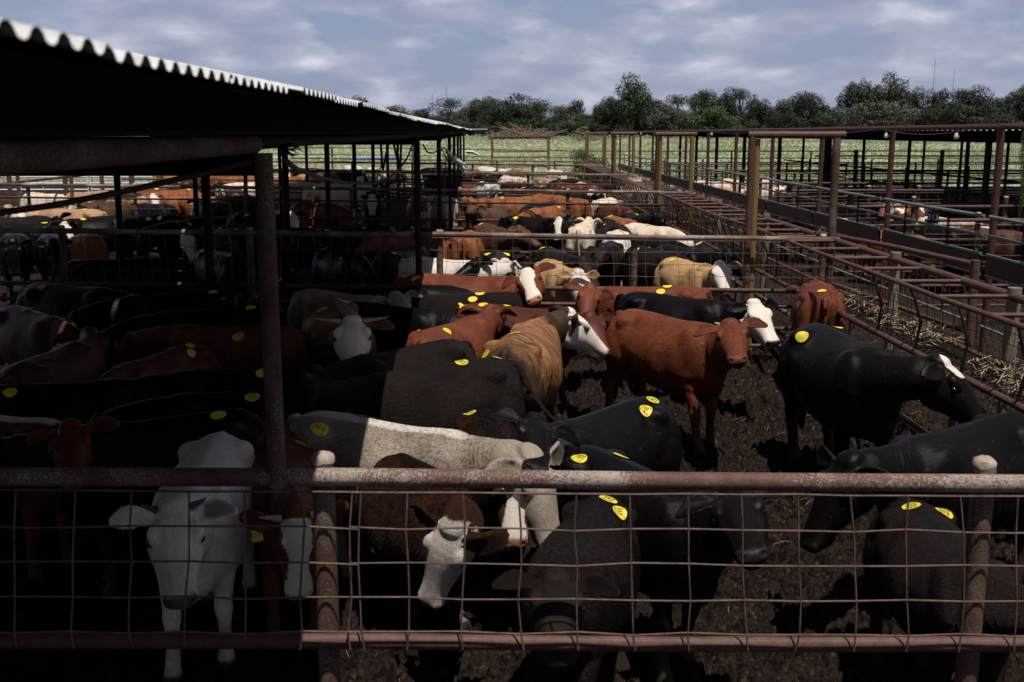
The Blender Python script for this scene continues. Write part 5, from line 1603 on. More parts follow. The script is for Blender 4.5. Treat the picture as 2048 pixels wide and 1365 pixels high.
# ------------------------------------------------------------------ the herd
# (label, coat, tail head seen at, withers seen at, scale, poll seen at or None, nose seen at or None, stickers, extras)
# stickers: 'L','R','B' (both sides of the hips) or a list of (x, y, angle, text)
G1, G2, G3, G4, G5 = 'calves in the nearest pen', 'calves in the second pen', 'cattle in the third pen', 'cattle in the far pens', 'cattle in the right pens'
HERD = [
# nearest pen, front row
('white calf in the shade at the front fence, short dark horns, facing the camera', 'white', (440,872), (385,967), .95, (345,1048), (365,1195), '', dict(horn=('horn_dark', .06, .35), g=G1)),
('red calf with white-marked face, pale horn and yellow ear tag 5374 behind the fence post', 'redwf', (570,850), (578,942), .92, (592,1040), (602,1198), [(-.42, -.10, 1.5, '372'), (-.10, .10, 1.5, '372')], dict(horn=('horn', .10, .2), tag=('5374', -1), g=G1)),
('curly rusty-brown calf with a white face lowered behind the wire, right of the capped post', 'rustywf', (745,870), (880,965), .92, (893,1058), (862,1206), [(-.30, .04, .6, '371')], dict(g=G1)),
('dark curly calf whose white blazed face hangs between two other calves behind the top rail', 'rustyblaze', (960,812), (1000,890), .90, (1028,962), (1026,1086), [(-.40, -.10, 1.2, '368'), (-.40, .13, 1.2, '368')], dict(g=G1)),
('brown-black calf with its head low right behind the wire mesh, tag on its back', 'rusty', (1215,985), (1135,1098), .86, (1115,1168), (1112,1318), [(-.40, .04, 1.4, '351')], dict(g=G1)),
('black calf facing the camera just above the top rail, ears spread', 'black', (1310,792), (1125,846), .98, (1086,836), (1082,942), [(-.30, .12, .3, '354'), (-.46, .06, .3, '354')], dict(g=G1)),
('black calf with round tag 151, its plain black head behind the mesh at right', 'black', (1150,885), (1370,975), .95, (1490,985), (1496,1108), [(-.36, -.13, .2, '151'), (-.22, .06, .3, None)], dict(g=G1)),
('dark brown calf at the lower right behind the right fence post, tags 405', 'dbrown', (1815,985), (1950,1105), .86, None, None, [(-.36, -.05, 1.3, '405'), (-.33, .12, 1.3, '405')], dict(ny=55, np=0, hp=45, g=G1)),
('big black calf coming in from the right edge, head low to the left', 'black', (2075,812), (1835,868), 1.03, (1712,880), (1662,955), '', dict(pose=(-4, 2, -6, 48), g=G1)),
('black calf with a white poll at right, muzzle at the feed rack, torn sticker', 'blackpoll', (1605,632), (1760,694), 1.12, (1884,696), (1933,786), [(-.40, .12, .5, None), (-.30, -.16, .2, None)], dict(pose=(42, 8, 12, 42), g=G1)),
('red calf standing side on in the open mud, head turned to the camera', 'red', (1235,612), (1420,648), 1.05, (1460,644), (1470,716), '', dict(horn=('horn', .03, .5), g=G1)),
('glossy black calf with a white face, standing behind the red calf', 'blackwf', (1245,580), (1430,598), 1.02, (1517,612), (1543,685), '', dict(g=G1)),
('red calf seen from behind, its rump by the feed rack', 'red', (1650,581), (1636,556), 1.02, None, None, [(-.46, .02, .2, None)], dict(ny=0, np=-20, hp=40, free=1, g=G1)),
('brindled calf with a white head looking right, seen from behind', 'brindle', (1015,688), (1066,645), 1.08, (1094,640), (1150,692), [(-.52, .17, .8, '117'), (-.22, .03, .4, '117')], dict(pose=(-38, 10, -22, 38), g=G1)),
('dark brown calf flicking its black tail out to the right', 'dbrown', (965,728), (745,757), 1.02, None, None, [(-.20, .02, .3, '361'), (-.52, -.02, .3, None)], dict(tail=55, ny=15, np=0, hp=50, g=G1)),
('dark brown calf half in shadow with its tail tuft curled on its rump', 'dbrown', (870,688), (690,720), 1.0, None, None, '', dict(tail=20, ny=0, np=-10, hp=50, g=G1)),
('smooth red calf facing away, round yellow button in its ear', 'red', (850,668), (932,640), .98, (975,630), (1010,668), '', dict(g=G1)),
('long maroon calf facing right behind the brindled one, two tags on its back', 'maroon', (915,607), (1115,622), .96, (1178,648), (1206,702), [(-.34, -.05, .2, '355'), (-.08, .02, .2, '355'), (-.62, .0, .2, None)], dict(g=G1)),
('shaggy grey calf with tags 364, half in shadow, face cream, looking right', 'grey', (610,828), (890,868), 1.02, (965,882), (980,1002), [(-.34, -.17, .1, '364'), (-.16, .04, .1, '364')], dict(pose=(-14, 8, -6, 60), g=G1)),
('taupe-grey calf in the shade, long back, head bowed to the right', 'taupe', (590,582), (750,600), .98, (786,604), (812,632), '', dict(g=G1)),
('brown calf in the shade with a white face, two pointed pale horns, facing the camera', 'brownwf', (655,598), (687,640), 1.10, (702,668), (704,724), [(-.36, .10, 1.3, None), (-.05, -.10, 1.0, None)], dict(horn=('horn', .15, .12), white=1, g=G1)),
('black calf half in shadow facing right, behind the smooth red one', 'black', (712,617), (870,630), 1.0, None, None, [(-.2, .05, .2, None)], dict(ny=0, np=-32, hp=40, g=G1)),
('black-brown calf with pricked black ears and a white face edge, facing right', 'blackwf', (800,578), (965,572), 1.02, (996,566), (1038,592), '', dict(g=G1)),
('rusty black calf with its rounded rump to the right and one tag on top', 'rusty', (1045,598), (880,602), 1.0, None, None, [(-.12, .02, .3, None)], dict(ny=-10, np=-20, hp=50, g=G1)),
('long red calf under the middle fence, its red-and-white face turned to the camera', 'redwf', (815,552), (1000,556), 1.10, (1055,536), (1056,594), [(-.45, -.12, .2, None)], dict(reg=20.0, g=G1)),
('red calf hidden behind the glossy black one, head low to the left', 'red', (1395,572), (1235,572), 1.0, (1208,604), (1174,634), [(-.20, .02, .2, None)], dict(g=G1)),
# nearest pen, deep shade
('small red calf in the deep shade with one yellow tag on its hip', 'red', (375,702), (290,728), .92, None, None, [(-.36, .05, .5, None)], dict(ny=20, np=-20, hp=50, g=G1)),
('dark reddish calf in the deep shade whose big ear stands up', 'maroon', (45,742), (125,708), 1.0, (162,678), (205,735), '', dict(g=G1)),
('long reddish calf in the deep shade beside the shed corner post', 'red', (575,664), (400,660), 1.0, None, None, [(-.10, .16, .5, '366')], dict(ny=0, np=-15, hp=50, g=G1)),
('dark reddish calf at the left edge in the shade with two tags along its spine', 'maroon', (10,622), (112,650), 1.0, None, None, [(-.12, -.02, .3, None), (.12, .02, .3, None)], dict(ny=10, np=-20, hp=60, g=G1)),
('black calf in the deep shade left of the corner post, folded tag', 'black', (590,738), (430,748), .98, None, None, [(-.12, .10, .8, None)], dict(ny=0, np=-10, hp=50, g=G1)),
('red calf with a white back at the lower left, ear tag 5911', 'redback', (-120,835), (50,852), .92, (136,858), (130,968), '', dict(tag=('5911', -1), dark_head=1, g=G1)),
('black calf with a folded tag in the deep shade behind the white calf', 'black', (385,824), (225,838), .96, None, None, [(-.34, .06, .3, None), (-.5, -.05, .3, None)], dict(ny=-15, np=-10, hp=50, g=G1)),
('black calf with round tag 362 right of the shed corner post', 'black', (695,784), (510,798), .98, None, None, [(-.02, .10, .2, '362'), (-.06, -.12, .2, None)], dict(ny=-10, np=-20, hp=50, g=G1)),
('black calf in the darkest shade with a white nose mark', 'blackblaze', (70,580), (190,588), 1.0, None, None, [(-.4, .1, .3, None)], dict(ny=10, np=-20, hp=55, g=G1)),
('black calf in the darkest shade near the middle fence, left of the corner post', 'black', (430,590), (300,600), 1.0, None, None, [(-.38, .1, .3, None)], dict(ny=-10, np=-20, hp=55, g=G1)),
('black calf lost in the dark left of the ringed corner post', 'black', (500,620), (380,630), 1.0, None, None, '', dict(ny=0, np=-20, hp=55, g=G1)),
('black calf in the dark at the left edge, low in the picture', 'black', (40,790), (180,780), .95, None, None, '', dict(ny=0, np=-20, hp=55, g=G1)),
# second pen, sunlit right part
('white calf behind the middle mesh, its head to the right', 'white', (862,512), (985,520), 1.0, (1020,526), (1042,550), [(-.30, .05, .1, None)], dict(earblack=1, g=G2)),
('black calf facing the camera in front of the white calf, behind the middle mesh', 'black', (952,503), (944,528), 1.0, (932,530), (905,548), [(-.34, .13, 1.2, None), (-.34, -.13, 1.2, None)], dict(g=G2)),
('curly yellow-tan calf with a white face lowered to the rail, behind the middle mesh', 'tanwf', (1090,516), (1130,536), .97, (1164,560), (1174,604), [(-.42, -.06, .8, None)], dict(g=G2)),
('black-brown calf above the curly tan one, two tags, head down right', 'rusty', (1082,492), (1136,509), 1.0, (1175,536), (1190,568), [(-.42, -.07, .8, None), (-.36, .06, .8, None)], dict(g=G2)),
('yellow-tan calf with a white face looking at the camera, right part of the middle fence', 'tanwf', (1335,510), (1412,526), .98, (1450,530), (1448,573), [(-.30, -.08, .3, None)], dict(g=G2)),
('black calf at the right end of the middle fence, ear out to the side', 'black', (1382,485), (1458,497), 1.0, (1488,508), (1490,545), '', dict(g=G2)),
('dark calf with its brown-black back behind the capped middle post', 'rusty', (1250,484), (1350,500), 1.0, None, None, [(-.40, .12, .3, None)], dict(ny=0, np=-20, hp=55, g=G2)),
('brown calf with a white muzzle squeezed left of the capped middle post', 'dbrown', (1226,476), (1212,496), .98, (1204,508), (1188,530), '', dict(g=G2)),
('pale tan calf seen from behind, head turned right, above the middle rail', 'cream', (1152,458), (1172,440), 1.02, (1180,440), (1192,470), [(-.40, .14, .5, None)], dict(g=G2)),
('dark brown calf with its neck curled round to the right', 'dbrown', (1232,440), (1212,456), 1.0, (1246,458), (1272,468), [(-.35, -.12, .8, None)], dict(g=G2)),
('broad cream calf behind the middle rail, tail stroke on its rump', 'cream', (1276,442), (1332,448), 1.08, None, None, [(-.05, 0, .2, None)], dict(ny=0, np=-30, hp=50, g=G2)),
('dirty white calf in front of the broad cream calf', 'white', (1300,456), (1292,470), 1.0, None, None, [(-.30, .05, .3, None)], dict(ny=25, np=-20, hp=50, g=G2)),
('brown-orange calf with dark neck and pale ear, head to the right over the middle rail', 'brown', (958,446), (1005,458), 1.05, (1052,466), (1084,488), [(-.38, -.08, .3, None), (-.30, .08, .3, None)], dict(g=G2)),
('orange-brown rump close behind the middle rail, under the brown-orange calf', 'orange', (952,474), (968,456), 1.0, None, None, [(-.45, .05, .2, None)], dict(ny=-20, np=-25, hp=50, g=G2)),
('red calf with spread ears and a bald forehead just under the middle rail at left', 'red', (858,472), (872,482), 1.0, (880,484), (882,520), '', dict(g=G2)),
('black calf with a white blaze facing the camera over the middle rail', 'blackblaze', (1020,433), (1092,436), 1.05, (1103,434), (1104,466), [(-.30, -.10, .4, None)], dict(g=G2)),
('black calf behind the blazed one, back only, above the tan calf', 'black', (1185,437), (1125,441), 1.0, None, None, '', dict(ny=0, np=-10, hp=50, g=G2)),
('orange-red calf lying against the cream calf, tag on its rump', 'orange', (1240,426), (1288,434), 1.0, None, None, [(-.42, .06, .5, None)], dict(ny=0, np=-30, hp=50, g=G2)),
('black calf at right by the rack, ear out, one tag on its rump', 'black', (1304,420), (1330,427), 1.02, (1343,430), (1345,446), [(-.40, 0, .3, None)], dict(g=G2)),
('black calf ear-tip beside the cream calf, behind the middle rail', 'black', (1326,468), (1372,474), .95, None, None, [(-.42, .05, .4, None)], dict(ny=0, np=-20, hp=50, g=G2)),
# second pen, shade and sunlit left part
('orange calf seen from behind at left, half in the shed shadow', 'orange', (168,490), (180,466), 1.05, None, None, [(-.52, .0, 1.4, None)], dict(ny=10, np=-20, hp=50, g=G2)),
('black calf with a white heart on its forehead at left', 'blackblaze', (232,446), (150,450), 1.05, (158,446), (164,482), [(.25, .05, .3, None), (.20, -.08, .3, None)], dict(g=G2)),
('black calf with pricked ears and a folded tag on its neck, far left', 'black', (18,462), (72,460), 1.0, (85,440), (105,470), [(.40, -.02, .3, None)], dict(g=G2)),
('dark brown calf at the far left edge with one tag', 'dbrown', (5,452), (60,446), 1.0, None, None, [(.0, .03, .2, None), (-.3, .06, .3, None)], dict(ny=0, np=-25, hp=50, g=G2)),
('sleek black calf with two round tags on its flank, left of the shadow line', 'black', (345,438), (248,440), 1.05, None, None, [(-.10, .17, .2, None), (-.30, .16, .2, None)], dict(ny=0, np=-5, hp=40, g=G2)),
('black calf crossing into the shadow with two tags high on its back', 'black', (436,442), (318,456), 1.08, None, None, [(-.40, .12, .3, None), (.10, .14, .3, None)], dict(ny=-5, np=-10, hp=50, g=G2)),
('black calf with a white face in the shade, near the second shed post', 'blackwf', (500,470), (420,464), 1.02, (396,466), (394,510), [(-.30, .05, .2, None)], dict(g=G2)),
('black calf facing the camera at the left edge, bluish shine on its nose', 'black', (30,470), (28,486), 1.0, (26,500), (26,530), '', dict(g=G2)),
('black calf facing the camera, second from the left edge in the half shade', 'black', (98,472), (102,488), 1.0, (106,498), (122,526), '', dict(g=G2)),
('black-and-white faced calf in the shade just left of the corner post edge', 'blackwf', (478,434), (545,436), 1.05, (566,436), (584,464), [(-.3, .1, .3, None)], dict(g=G2)),
('white-nosed black calf with pale ear in the shade under the middle rail', 'blackblaze', (655,466), (596,462), 1.0, None, None, [(-.32, .06, .4, None), (-.5, .04, .4, None)], dict(ny=10, np=-10, hp=50, g=G2)),
('black calf in the shade with one tag right of the slack rope', 'black', (800,456), (735,462), 1.0, None, None, [(-.42, .0, .6, None), (.1, .04, .8, None)], dict(ny=0, np=-20, hp=50, g=G2)),
('red calf in the shade left of the eave post with two tags close together', 'red', (838,464), (790,470), 1.0, None, None, [(-.40, .08, .2, None), (-.40, -.06, .2, None)], dict(ny=0, np=-30, hp=50, g=G2)),
('black calf with an oval tag half hidden behind the eave post', 'black', (862,458), (912,462), 1.0, None, None, [(-.25, -.05, .2, None)], dict(ny=0, np=-15, hp=50, g=G2)),
('black calf in the shade behind the middle mesh with two tags on its rump', 'black', (655,500), (710,512), 1.0, None, None, [(-.40, -.1, .5, None), (-.42, .06, .5, None)], dict(ny=0, np=-30, hp=50, g=G2)),
('black calf in the shade behind the middle mesh with one round tag', 'black', (765,512), (820,500), 1.0, None, None, [(-.38, -.08, .2, None)], dict(ny=0, np=-30, hp=50, g=G2)),
('black calf in the shade behind the middle mesh beside the corner post', 'black', (480,520), (420,508), 1.0, None, None, [(-.42, .1, .3, None)], dict(ny=0, np=-30, hp=50, g=G2)),
('black calf in the shade behind the middle mesh, farther left, tag at its tail', 'black', (150,535), (260,528), 1.0, None, None, [(-.42, .0, .2, None)], dict(ny=0, np=-30, hp=50, g=G2)),
# third pen
('tan calf at left with its head low and one oval tag', 'tan', (284,404), (258,408), 1.05, (246,412), (232,428), [(-.40, -.10, 1.3, None)], dict(g=G3)),
('tan calf at left with a white face, seen over black backs', 'tanwf', (112,432), (76,434), 1.0, (66,430), (62,442), '', dict(g=G2)),
('broad tan back between the white-faced tan calf and the heart-faced black one', 'tan', (196,432), (118,430), 1.05, None, None, [(-.25, .05, .2, None)], dict(ny=0, np=-30, hp=50, g=G2)),
('orange calf with a pale poll standing side on at left in the sun', 'orangewf', (400,396), (336,398), 1.05, (320,398), (324,420), '', dict(g=G3)),
('orange calf behind the white-nosed black one, side on in the sun', 'orange', (450,402), (388,400), 1.02, None, None, [(.2, .12, .2, None)], dict(ny=0, np=-20, hp=50, g=G3)),
('black calf with a white face pointing down left, by the shadow line', 'blackwf', (448,414), (410,408), 1.0, (398,410), (384,428), [(-.4, .08, .3, None)], dict(g=G3)),
('black calf left of the tan head, behind the thin fence post', 'black', (345,420), (290,416), 1.0, None, None, '', dict(ny=0, np=-15, hp=50, g=G3)),
('greyish brown back high at left under the sloping rail', 'dbrown', (306,398), (244,402), 1.05, None, None, '', dict(ny=0, np=-30, hp=50, g=G3)),
('mottled brown calf at left behind the tan backs, tag at its hip', 'brown', (152,422), (205,418), 1.05, None, None, [(-.4, 0, .3, None)], dict(ny=0, np=-30, hp=50, g=G3)),
('dark brown calf behind the orange ones, white nose', 'dbrown', (485,400), (440,402), 1.0, None, None, '', dict(ny=0, np=-5, hp=45, g=G3)),
('deep red calf in the shade behind the second rail', 'red', (585,412), (655,416), 1.08, None, None, [(-.52, .12, .4, None)], dict(ny=0, np=-30, hp=50, g=G3)),
('red calf with a white-splashed rump in the shade, seen from behind', 'redpatch', (836,398), (842,385), 1.08, None, None, '', dict(ny=10, np=-20, hp=50, g=G3)),
('white-faced black calf looking out of the shade, left of the eave post', 'blackwf', (748,384), (744,390), 1.05, (743, 392), (745,418), '', dict(g=G3)),
('small red-and-white face in the shade right of the slack rope', 'redwf', (690,414), (698,420), .85, (702,422), (712,436), '', dict(g=G3)),
('grey-white calf in the shade behind the red splashed one', 'cream', (905,398), (868,394), 1.02, None, None, '', dict(ny=0, np=-30, hp=50, g=G3)),
('red-brown calf facing left with a pair of tags, over the blazed black calf', 'orange', (1128,412), (1066,418), 1.05, None, None, [(-.34, .10, .4, None), (-.36, -.05, .4, None)], dict(ny=0, np=-20, hp=50, g=G3)),
('black calf with a rounded back between two red ones', 'black', (1116,402), (1058,408), 1.05, None, None, '', dict(ny=0, np=-40, hp=40, g=G3)),
('orange calf standing behind the second post, rump with two tags to the left', 'orange', (990,396), (1050,394), 1.08, None, None, [(-.42, .1, .3, None), (-.36, -.1, .3, None)], dict(ny=0, np=-20, hp=50, g=G3)),
('orange calf rump right of the post with two tags, seen from behind', 'orange', (1166,398), (1128,394), 1.08, None, None, [(-.5, -.1, .5, None), (-.1, .1, .3, None)], dict(ny=0, np=-20, hp=50, g=G3)),
('brown-tan calf with a dark face feeding to the left', 'brown', (1008,414), (970,418), 1.02, (955,414), (938,424), '', dict(g=G3)),
('red calf with upright ears behind the low rails at the pen corner', 'orange', (968,398), (950,400), .9, (957,396), (954,412), '', dict(g=G3)),
('cream calf seen from behind, its tail dark, left of the rack', 'cream', (1204,398), (1224,394), 1.05, None, None, [(-.2, 0, .5, None)], dict(ny=20, np=-10, hp=50, g=G3)),
('red-brown calf beside the cream one, facing right', 'maroon', (1228,406), (1262,410), 1.02, None, None, [(-.40, -.02, .4, None)], dict(ny=0, np=-30, hp=50, g=G3)),
('orange-tan calf half hidden by the third rail, white head', 'orangewf', (1078,388), (1108,390), 1.0, None, None, '', dict(ny=20, np=-10, hp=50, g=G3)),
('tan calf in the sun high at left, behind the sloping rail', 'tan', (205,394), (165,396), 1.05, None, None, '', dict(ny=0, np=-20, hp=50, g=G3)),
('red calf in the sun at left, between the sloping rail and the thin post', 'red', (318,388), (275,389), 1.05, None, None, [(-.3, .06, .3, None)], dict(ny=0, np=-20, hp=50, g=G3)),
('orange calf in the sun at left, rump to the dark shed post', 'orange', (378,388), (345,390), 1.05, None, None, [(-.3, .06, .3, None)], dict(ny=0, np=-25, hp=50, g=G3)),
('cream calf in the sun at the left edge, in front of the silver gates', 'cream', (60,398), (105,400), 1.05, None, None, '', dict(ny=0, np=-25, hp=50, g=G3)),
# far pens
('cream calf side on at left far back, just right of the red raised head', 'cream', (520,372), (480,373), 1.05, None, None, '', dict(ny=0, np=-20, hp=50, g=G4)),
('orange calf far back at left between two dark shed posts', 'orange', (425,352), (460,353), 1.1, None, None, '', dict(ny=0, np=-10, hp=50, g=G4)),
('tan calf far back at left, beyond the blue pipe', 'tan', (385,352), (350,353), 1.05, None, None, '', dict(ny=0, np=-10, hp=50, g=G4)),
('red calf at the shed edge far back, side on', 'red', (978,372), (932,370), 1.0, None, None, '', dict(ny=0, np=-20, hp=50, g=G4)),
('white calf with a black saddle patch far back', 'pied', (962,364), (1022,372), 1.12, None, None, '', dict(ny=0, np=-30, hp=50, g=G4)),
('dark calf behind the white saddle-patched one', 'dbrown', (1010,364), (1050,366), 1.0, None, None, '', dict(ny=0, np=-20, hp=50, g=G4)),
('red calf head with a yellow tag at its poll, far back', 'orange', (1068,376), (1054,374), .9, None, None, [(.3, 0, .3, None)], dict(ny=0, np=-5, hp=50, g=G4)),
('dark calf far back with a small tag, between two red ones', 'dbrown', (1100,374), (1070,372), 1.0, None, None, [(-.1, .05, .3, None)], dict(ny=0, np=-20, hp=50, g=G4)),
('long red calf far back in front of the speckled one', 'red', (1110,364), (1162,366), 1.1, None, None, '', dict(ny=0, np=-20, hp=50, g=G4)),
('black calf with a white stripe along its back, far back', 'blackpied', (1112,374), (1170,376), 1.05, None, None, [(-.35, 0, .3, None)], dict(ny=0, np=-15, hp=50, g=G4)),
('cream speckled calf reaching for the hay bale', 'speckle', (1175,363), (1200,370), 1.05, None, None, '', dict(ny=0, np=-5, hp=30, g=G4)),
('cream calf, second from left in the far pale row', 'cream', (952,334), (990,336), 1.1, None, None, '', dict(ny=0, np=-30, hp=50, g=G4)),
('white-cream calf behind the small black one in the far pale row', 'white', (1012,340), (978,339), 1.05, None, None, '', dict(ny=0, np=-30, hp=50, g=G4)),
('black calf lying dark in front of the far pale row', 'black', (1000,344), (966,345), .98, None, None, '', dict(ny=0, np=-20, hp=50, g=G4)),
('tan calf seen from behind in the far pale row', 'tan', (1038,336), (1030,334), 1.08, None, None, '', dict(ny=0, np=-20, hp=50, g=G4)),
('cream calf below the far pale row, head to the right', 'speckle', (998,352), (1044,355), 1.08, None, None, '', dict(ny=10, np=-10, hp=50, g=G4)),
('dark brown calf with a tag below the far pale row', 'dbrown', (962,350), (992,354), 1.05, None, None, [(-.1, .0, .3, None)], dict(ny=0, np=-20, hp=50, g=G4)),
('bright white calf alone at the far right of the middle pens', 'white', (1096,338), (1124,341), 1.12, None, None, '', dict(ny=0, np=-20, hp=40, g=G4)),
('small tan calf with one tag under the bright white one', 'tan', (1098,357), (1118,357), .92, None, None, [(-.2, 0, .3, None)], dict(ny=0, np=-25, hp=50, g=G4)),
('black calf beside the small tan one far back', 'black', (1150,356), (1128,357), .95, None, None, '', dict(ny=0, np=-15, hp=50, g=G4)),
('black calf in the far shade under the shed end', 'black', (850,338), (895,338), 1.05, None, None, '', dict(ny=0, np=-20, hp=50, g=G4)),
('black calf in the far shade with three tags in a group', 'black', (870,353), (900,352), 1.1, None, None, [(-.4, .12, .2, None), (-.4, -.12, .2, None)], dict(ny=0, np=-20, hp=50, g=G4)),
('brown calf in the far shade beside the last shed posts', 'brown', (905,340), (930,340), 1.0, None, None, '', dict(ny=0, np=-20, hp=50, g=G4)),
('white calf with a round rump in the sun, left far back', 'white', (568,352), (574,358), 1.05, None, None, '', dict(ny=0, np=-20, hp=50, g=G4)),
('orange calf against the round white rump, left far back', 'orange', (592,360), (560,361), .98, None, None, '', dict(ny=0, np=-20, hp=50, g=G4)),
('tan calf left far back between the white rump and the red rump', 'tan', (630,356), (606,354), 1.05, None, None, '', dict(ny=0, np=-20, hp=50, g=G4)),
('red-and-white calf left far back behind the shed post', 'redpatch', (670,352), (640,350), 1.08, None, None, '', dict(ny=0, np=-15, hp=50, g=G4)),
('black calf left far back with a yellow and a white tag', 'black', (585,342), (615,342), 1.05, None, None, [(-.1, 0, .2, None)], dict(ny=0, np=-15, hp=50, g=G4)),
('cream calf half in sun at the shed shadow line, back only', 'cream', (622,371), (580,372), 1.05, None, None, [(.3, .03, .3, None)], dict(ny=0, np=-25, hp=50, g=G4)),
('white calf in the row at the shadow line, far back', 'white', (688,335), (720,337), 1.1, None, None, '', dict(ny=0, np=-20, hp=50, g=G4)),
('grey-white calf in the far shade, right of the white row', 'cream', (735,338), (765,340), 1.05, None, None, '', dict(ny=0, np=-20, hp=50, g=G4)),
('taupe calf in the far shade beside the slack rope', 'taupe', (775,338), (810,340), 1.05, None, None, '', dict(ny=0, np=-20, hp=50, g=G4)),
('white calf with a black flank in the far shade', 'pied', (722,357), (755,358), 1.05, None, None, '', dict(ny=0, np=-20, hp=50, g=G4)),
('black calf in the far shade with two tags near the slack rope', 'black', (712,350), (690,350), 1.0, None, None, [(-.1, .08, .2, None)], dict(ny=0, np=-20, hp=50, g=G4)),
('long cream calf in the shade by the second shed post', 'cream', (738,372), (655,373), 1.15, None, None, '', dict(ny=0, np=-25, hp=50, g=G4)),
('white shoulder of a calf in the shade left of the long cream one', 'white', (670,376), (638,375), .98, None, None, '', dict(ny=0, np=-20, hp=50, g=G4)),
('black calf looking over the rail at left, horned dark head', 'black', (486,362), (484,366), 1.05, (483,364), (482,380), '', dict(horn=('horn_dark', .08, .5), g=G4)),
('orange-tan calf side on at left far back, behind the dark head', 'orange', (515,358), (462,360), 1.15, None, None, '', dict(ny=0, np=-10, hp=45, g=G4)),
('red calf head raised to the left at the galvanised gates', 'red', (440,366), (415,365), 1.0, (412,357), (399,366), '', dict(g=G4)),
('dark calf with two tags just above the third rail at left', 'dbrown', (340,376), (375,378), 1.0, None, None, [(-.2, 0, .2, None), (.2, 0, .2, None)], dict(ny=0, np=-20, hp=50, g=G4)),
('black calf with a rounded back beside the dark shed post at left', 'black', (445,374), (470,375), 1.0, None, None, '', dict(ny=0, np=-20, hp=50, g=G4)),
# right pens
('cream calf, leftmost of the pale bunch in the right pens', 'cream', (1396,358), (1432,360), 1.12, None, None, '', dict(ny=0, np=-25, hp=50, g=G5)),
('cream calf with a humped back in the middle of the pale bunch', 'cream', (1446,354), (1482,357), 1.15, None, None, '', dict(ny=0, np=-20, hp=50, g=G5)),
('white calf behind the portal post in the pale bunch', 'white', (1508,354), (1540,356), 1.12, None, None, '', dict(ny=0, np=-20, hp=50, g=G5)),
('tan-cream calf in front of the pale bunch, rounded belly', 'tan', (1462,372), (1420,371), 1.05, None, None, '', dict(ny=0, np=-20, hp=50, g=G5)),
('cream calf facing right at the right end of the pale bunch', 'cream', (1500,372), (1535,374), 1.05, (1556,372), (1566,384), '', dict(g=G5)),
('white calf low in front of the pale bunch', 'white', (1520,377), (1490,376), .98, None, None, '', dict(ny=0, np=-20, hp=50, g=G5)),
('dark calf in the alley pen whose legs show under the channel board', 'rusty', (1560,406), (1576,410), 1.05, None, None, [(-.4, .1, .3, None), (-.4, -.1, .3, None)], dict(ny=0, np=-20, hp=50, g=G5)),
('dark calf with one bright tag left of the big portal post', 'rusty', (1610,415), (1640,418), 1.05, None, None, [(-.3, 0, .3, None)], dict(ny=0, np=-20, hp=50, g=G5)),
('black calf behind the portal post in the right pens', 'black', (1700,402), (1660,406), 1.05, None, None, [(-.1, .05, .3, None)], dict(ny=0, np=-20, hp=50, g=G5)),
('black-and-white calf low behind the channel board', 'blackpied', (1660,428), (1700,432), 1.05, None, None, [(-.4, 0, .3, None)], dict(ny=0, np=-15, hp=50, g=G5)),
('red-and-white calf with a mottled face left of the number plate', 'redpatch', (1850,404), (1798,408), 1.12, (1780,412), (1764,428), '', dict(g=G5)),
('black calf with an oval tag under the red-and-white one', 'black', (1772,436), (1805,434), 1.0, None, None, [(-.2, 0, .3, None)], dict(ny=0, np=-15, hp=50, g=G5)),
('orange calf back just above the channel board', 'orange', (1772,452), (1806,455), .95, None, None, '', dict(ny=0, np=-20, hp=50, g=G5)),
('speckled grey-white calf right of the red post in the right pens', 'speckle', (1868,428), (1912,432), 1.12, None, None, '', dict(ny=0, np=-20, hp=50, g=G5)),
('black calf with a white-ringed face beside the speckled one', 'blackwf', (1955,430), (1932,430), 1.0, None, None, '', dict(ny=0, np=0, hp=50, g=G5)),
('black calf behind the green rail under the number plate', 'black', (1840,446), (1880,450), 1.05, None, None, [(.1, 0, .2, None)], dict(ny=0, np=-15, hp=50, g=G5)),
('black calf at the right edge deep under the right shed', 'black', (1990,425), (2030,428), 1.05, None, None, '', dict(ny=0, np=-15, hp=50, g=G5)),
('brown calf with a pale leg behind the low rails at right', 'brown', (1940,448), (1990,452), 1.05, None, None, '', dict(ny=0, np=-15, hp=50, g=G5)),
]
FACING = {0, 1, 2, 4, 5, 6, 10, 20, 24, 31, 40, 42, 53, 59, 64, 65, 66, 88, 89}   # faces turned to the camera
_pose_cache = {}
report = []
placed = []
hr = random.Random(99)
for lab, coatn, T, Wp, s, poll, nose, stk, ex in HERD:
    sy = ex.get('sy', round(hr.uniform(.98, 1.10), 2))
    hT, hW = 1.09 * s, 1.09 * s
    a = at_h(T[0], T[1], hT); c = at_h(Wp[0], Wp[1], hW)
    d = Vector((c.x - a.x, c.y - a.y)); ratio = d.length / (1.02 * s)
    yaw = math.atan2(d.y, d.x)
    # centre the body on the seen stretch of back
    mid = (Vector((a.x, a.y)) + Vector((c.x, c.y))) / 2 if d.length < 2.2 else Vector((a.x, a.y)) + d.normalized() * .51 * s
    dirv = d.normalized()
    loc = mid - dirv * (-.09 * s)
    placed.append([lab, coatn, s, sy, loc.x, loc.y, yaw, poll, nose, stk, ex, ratio])

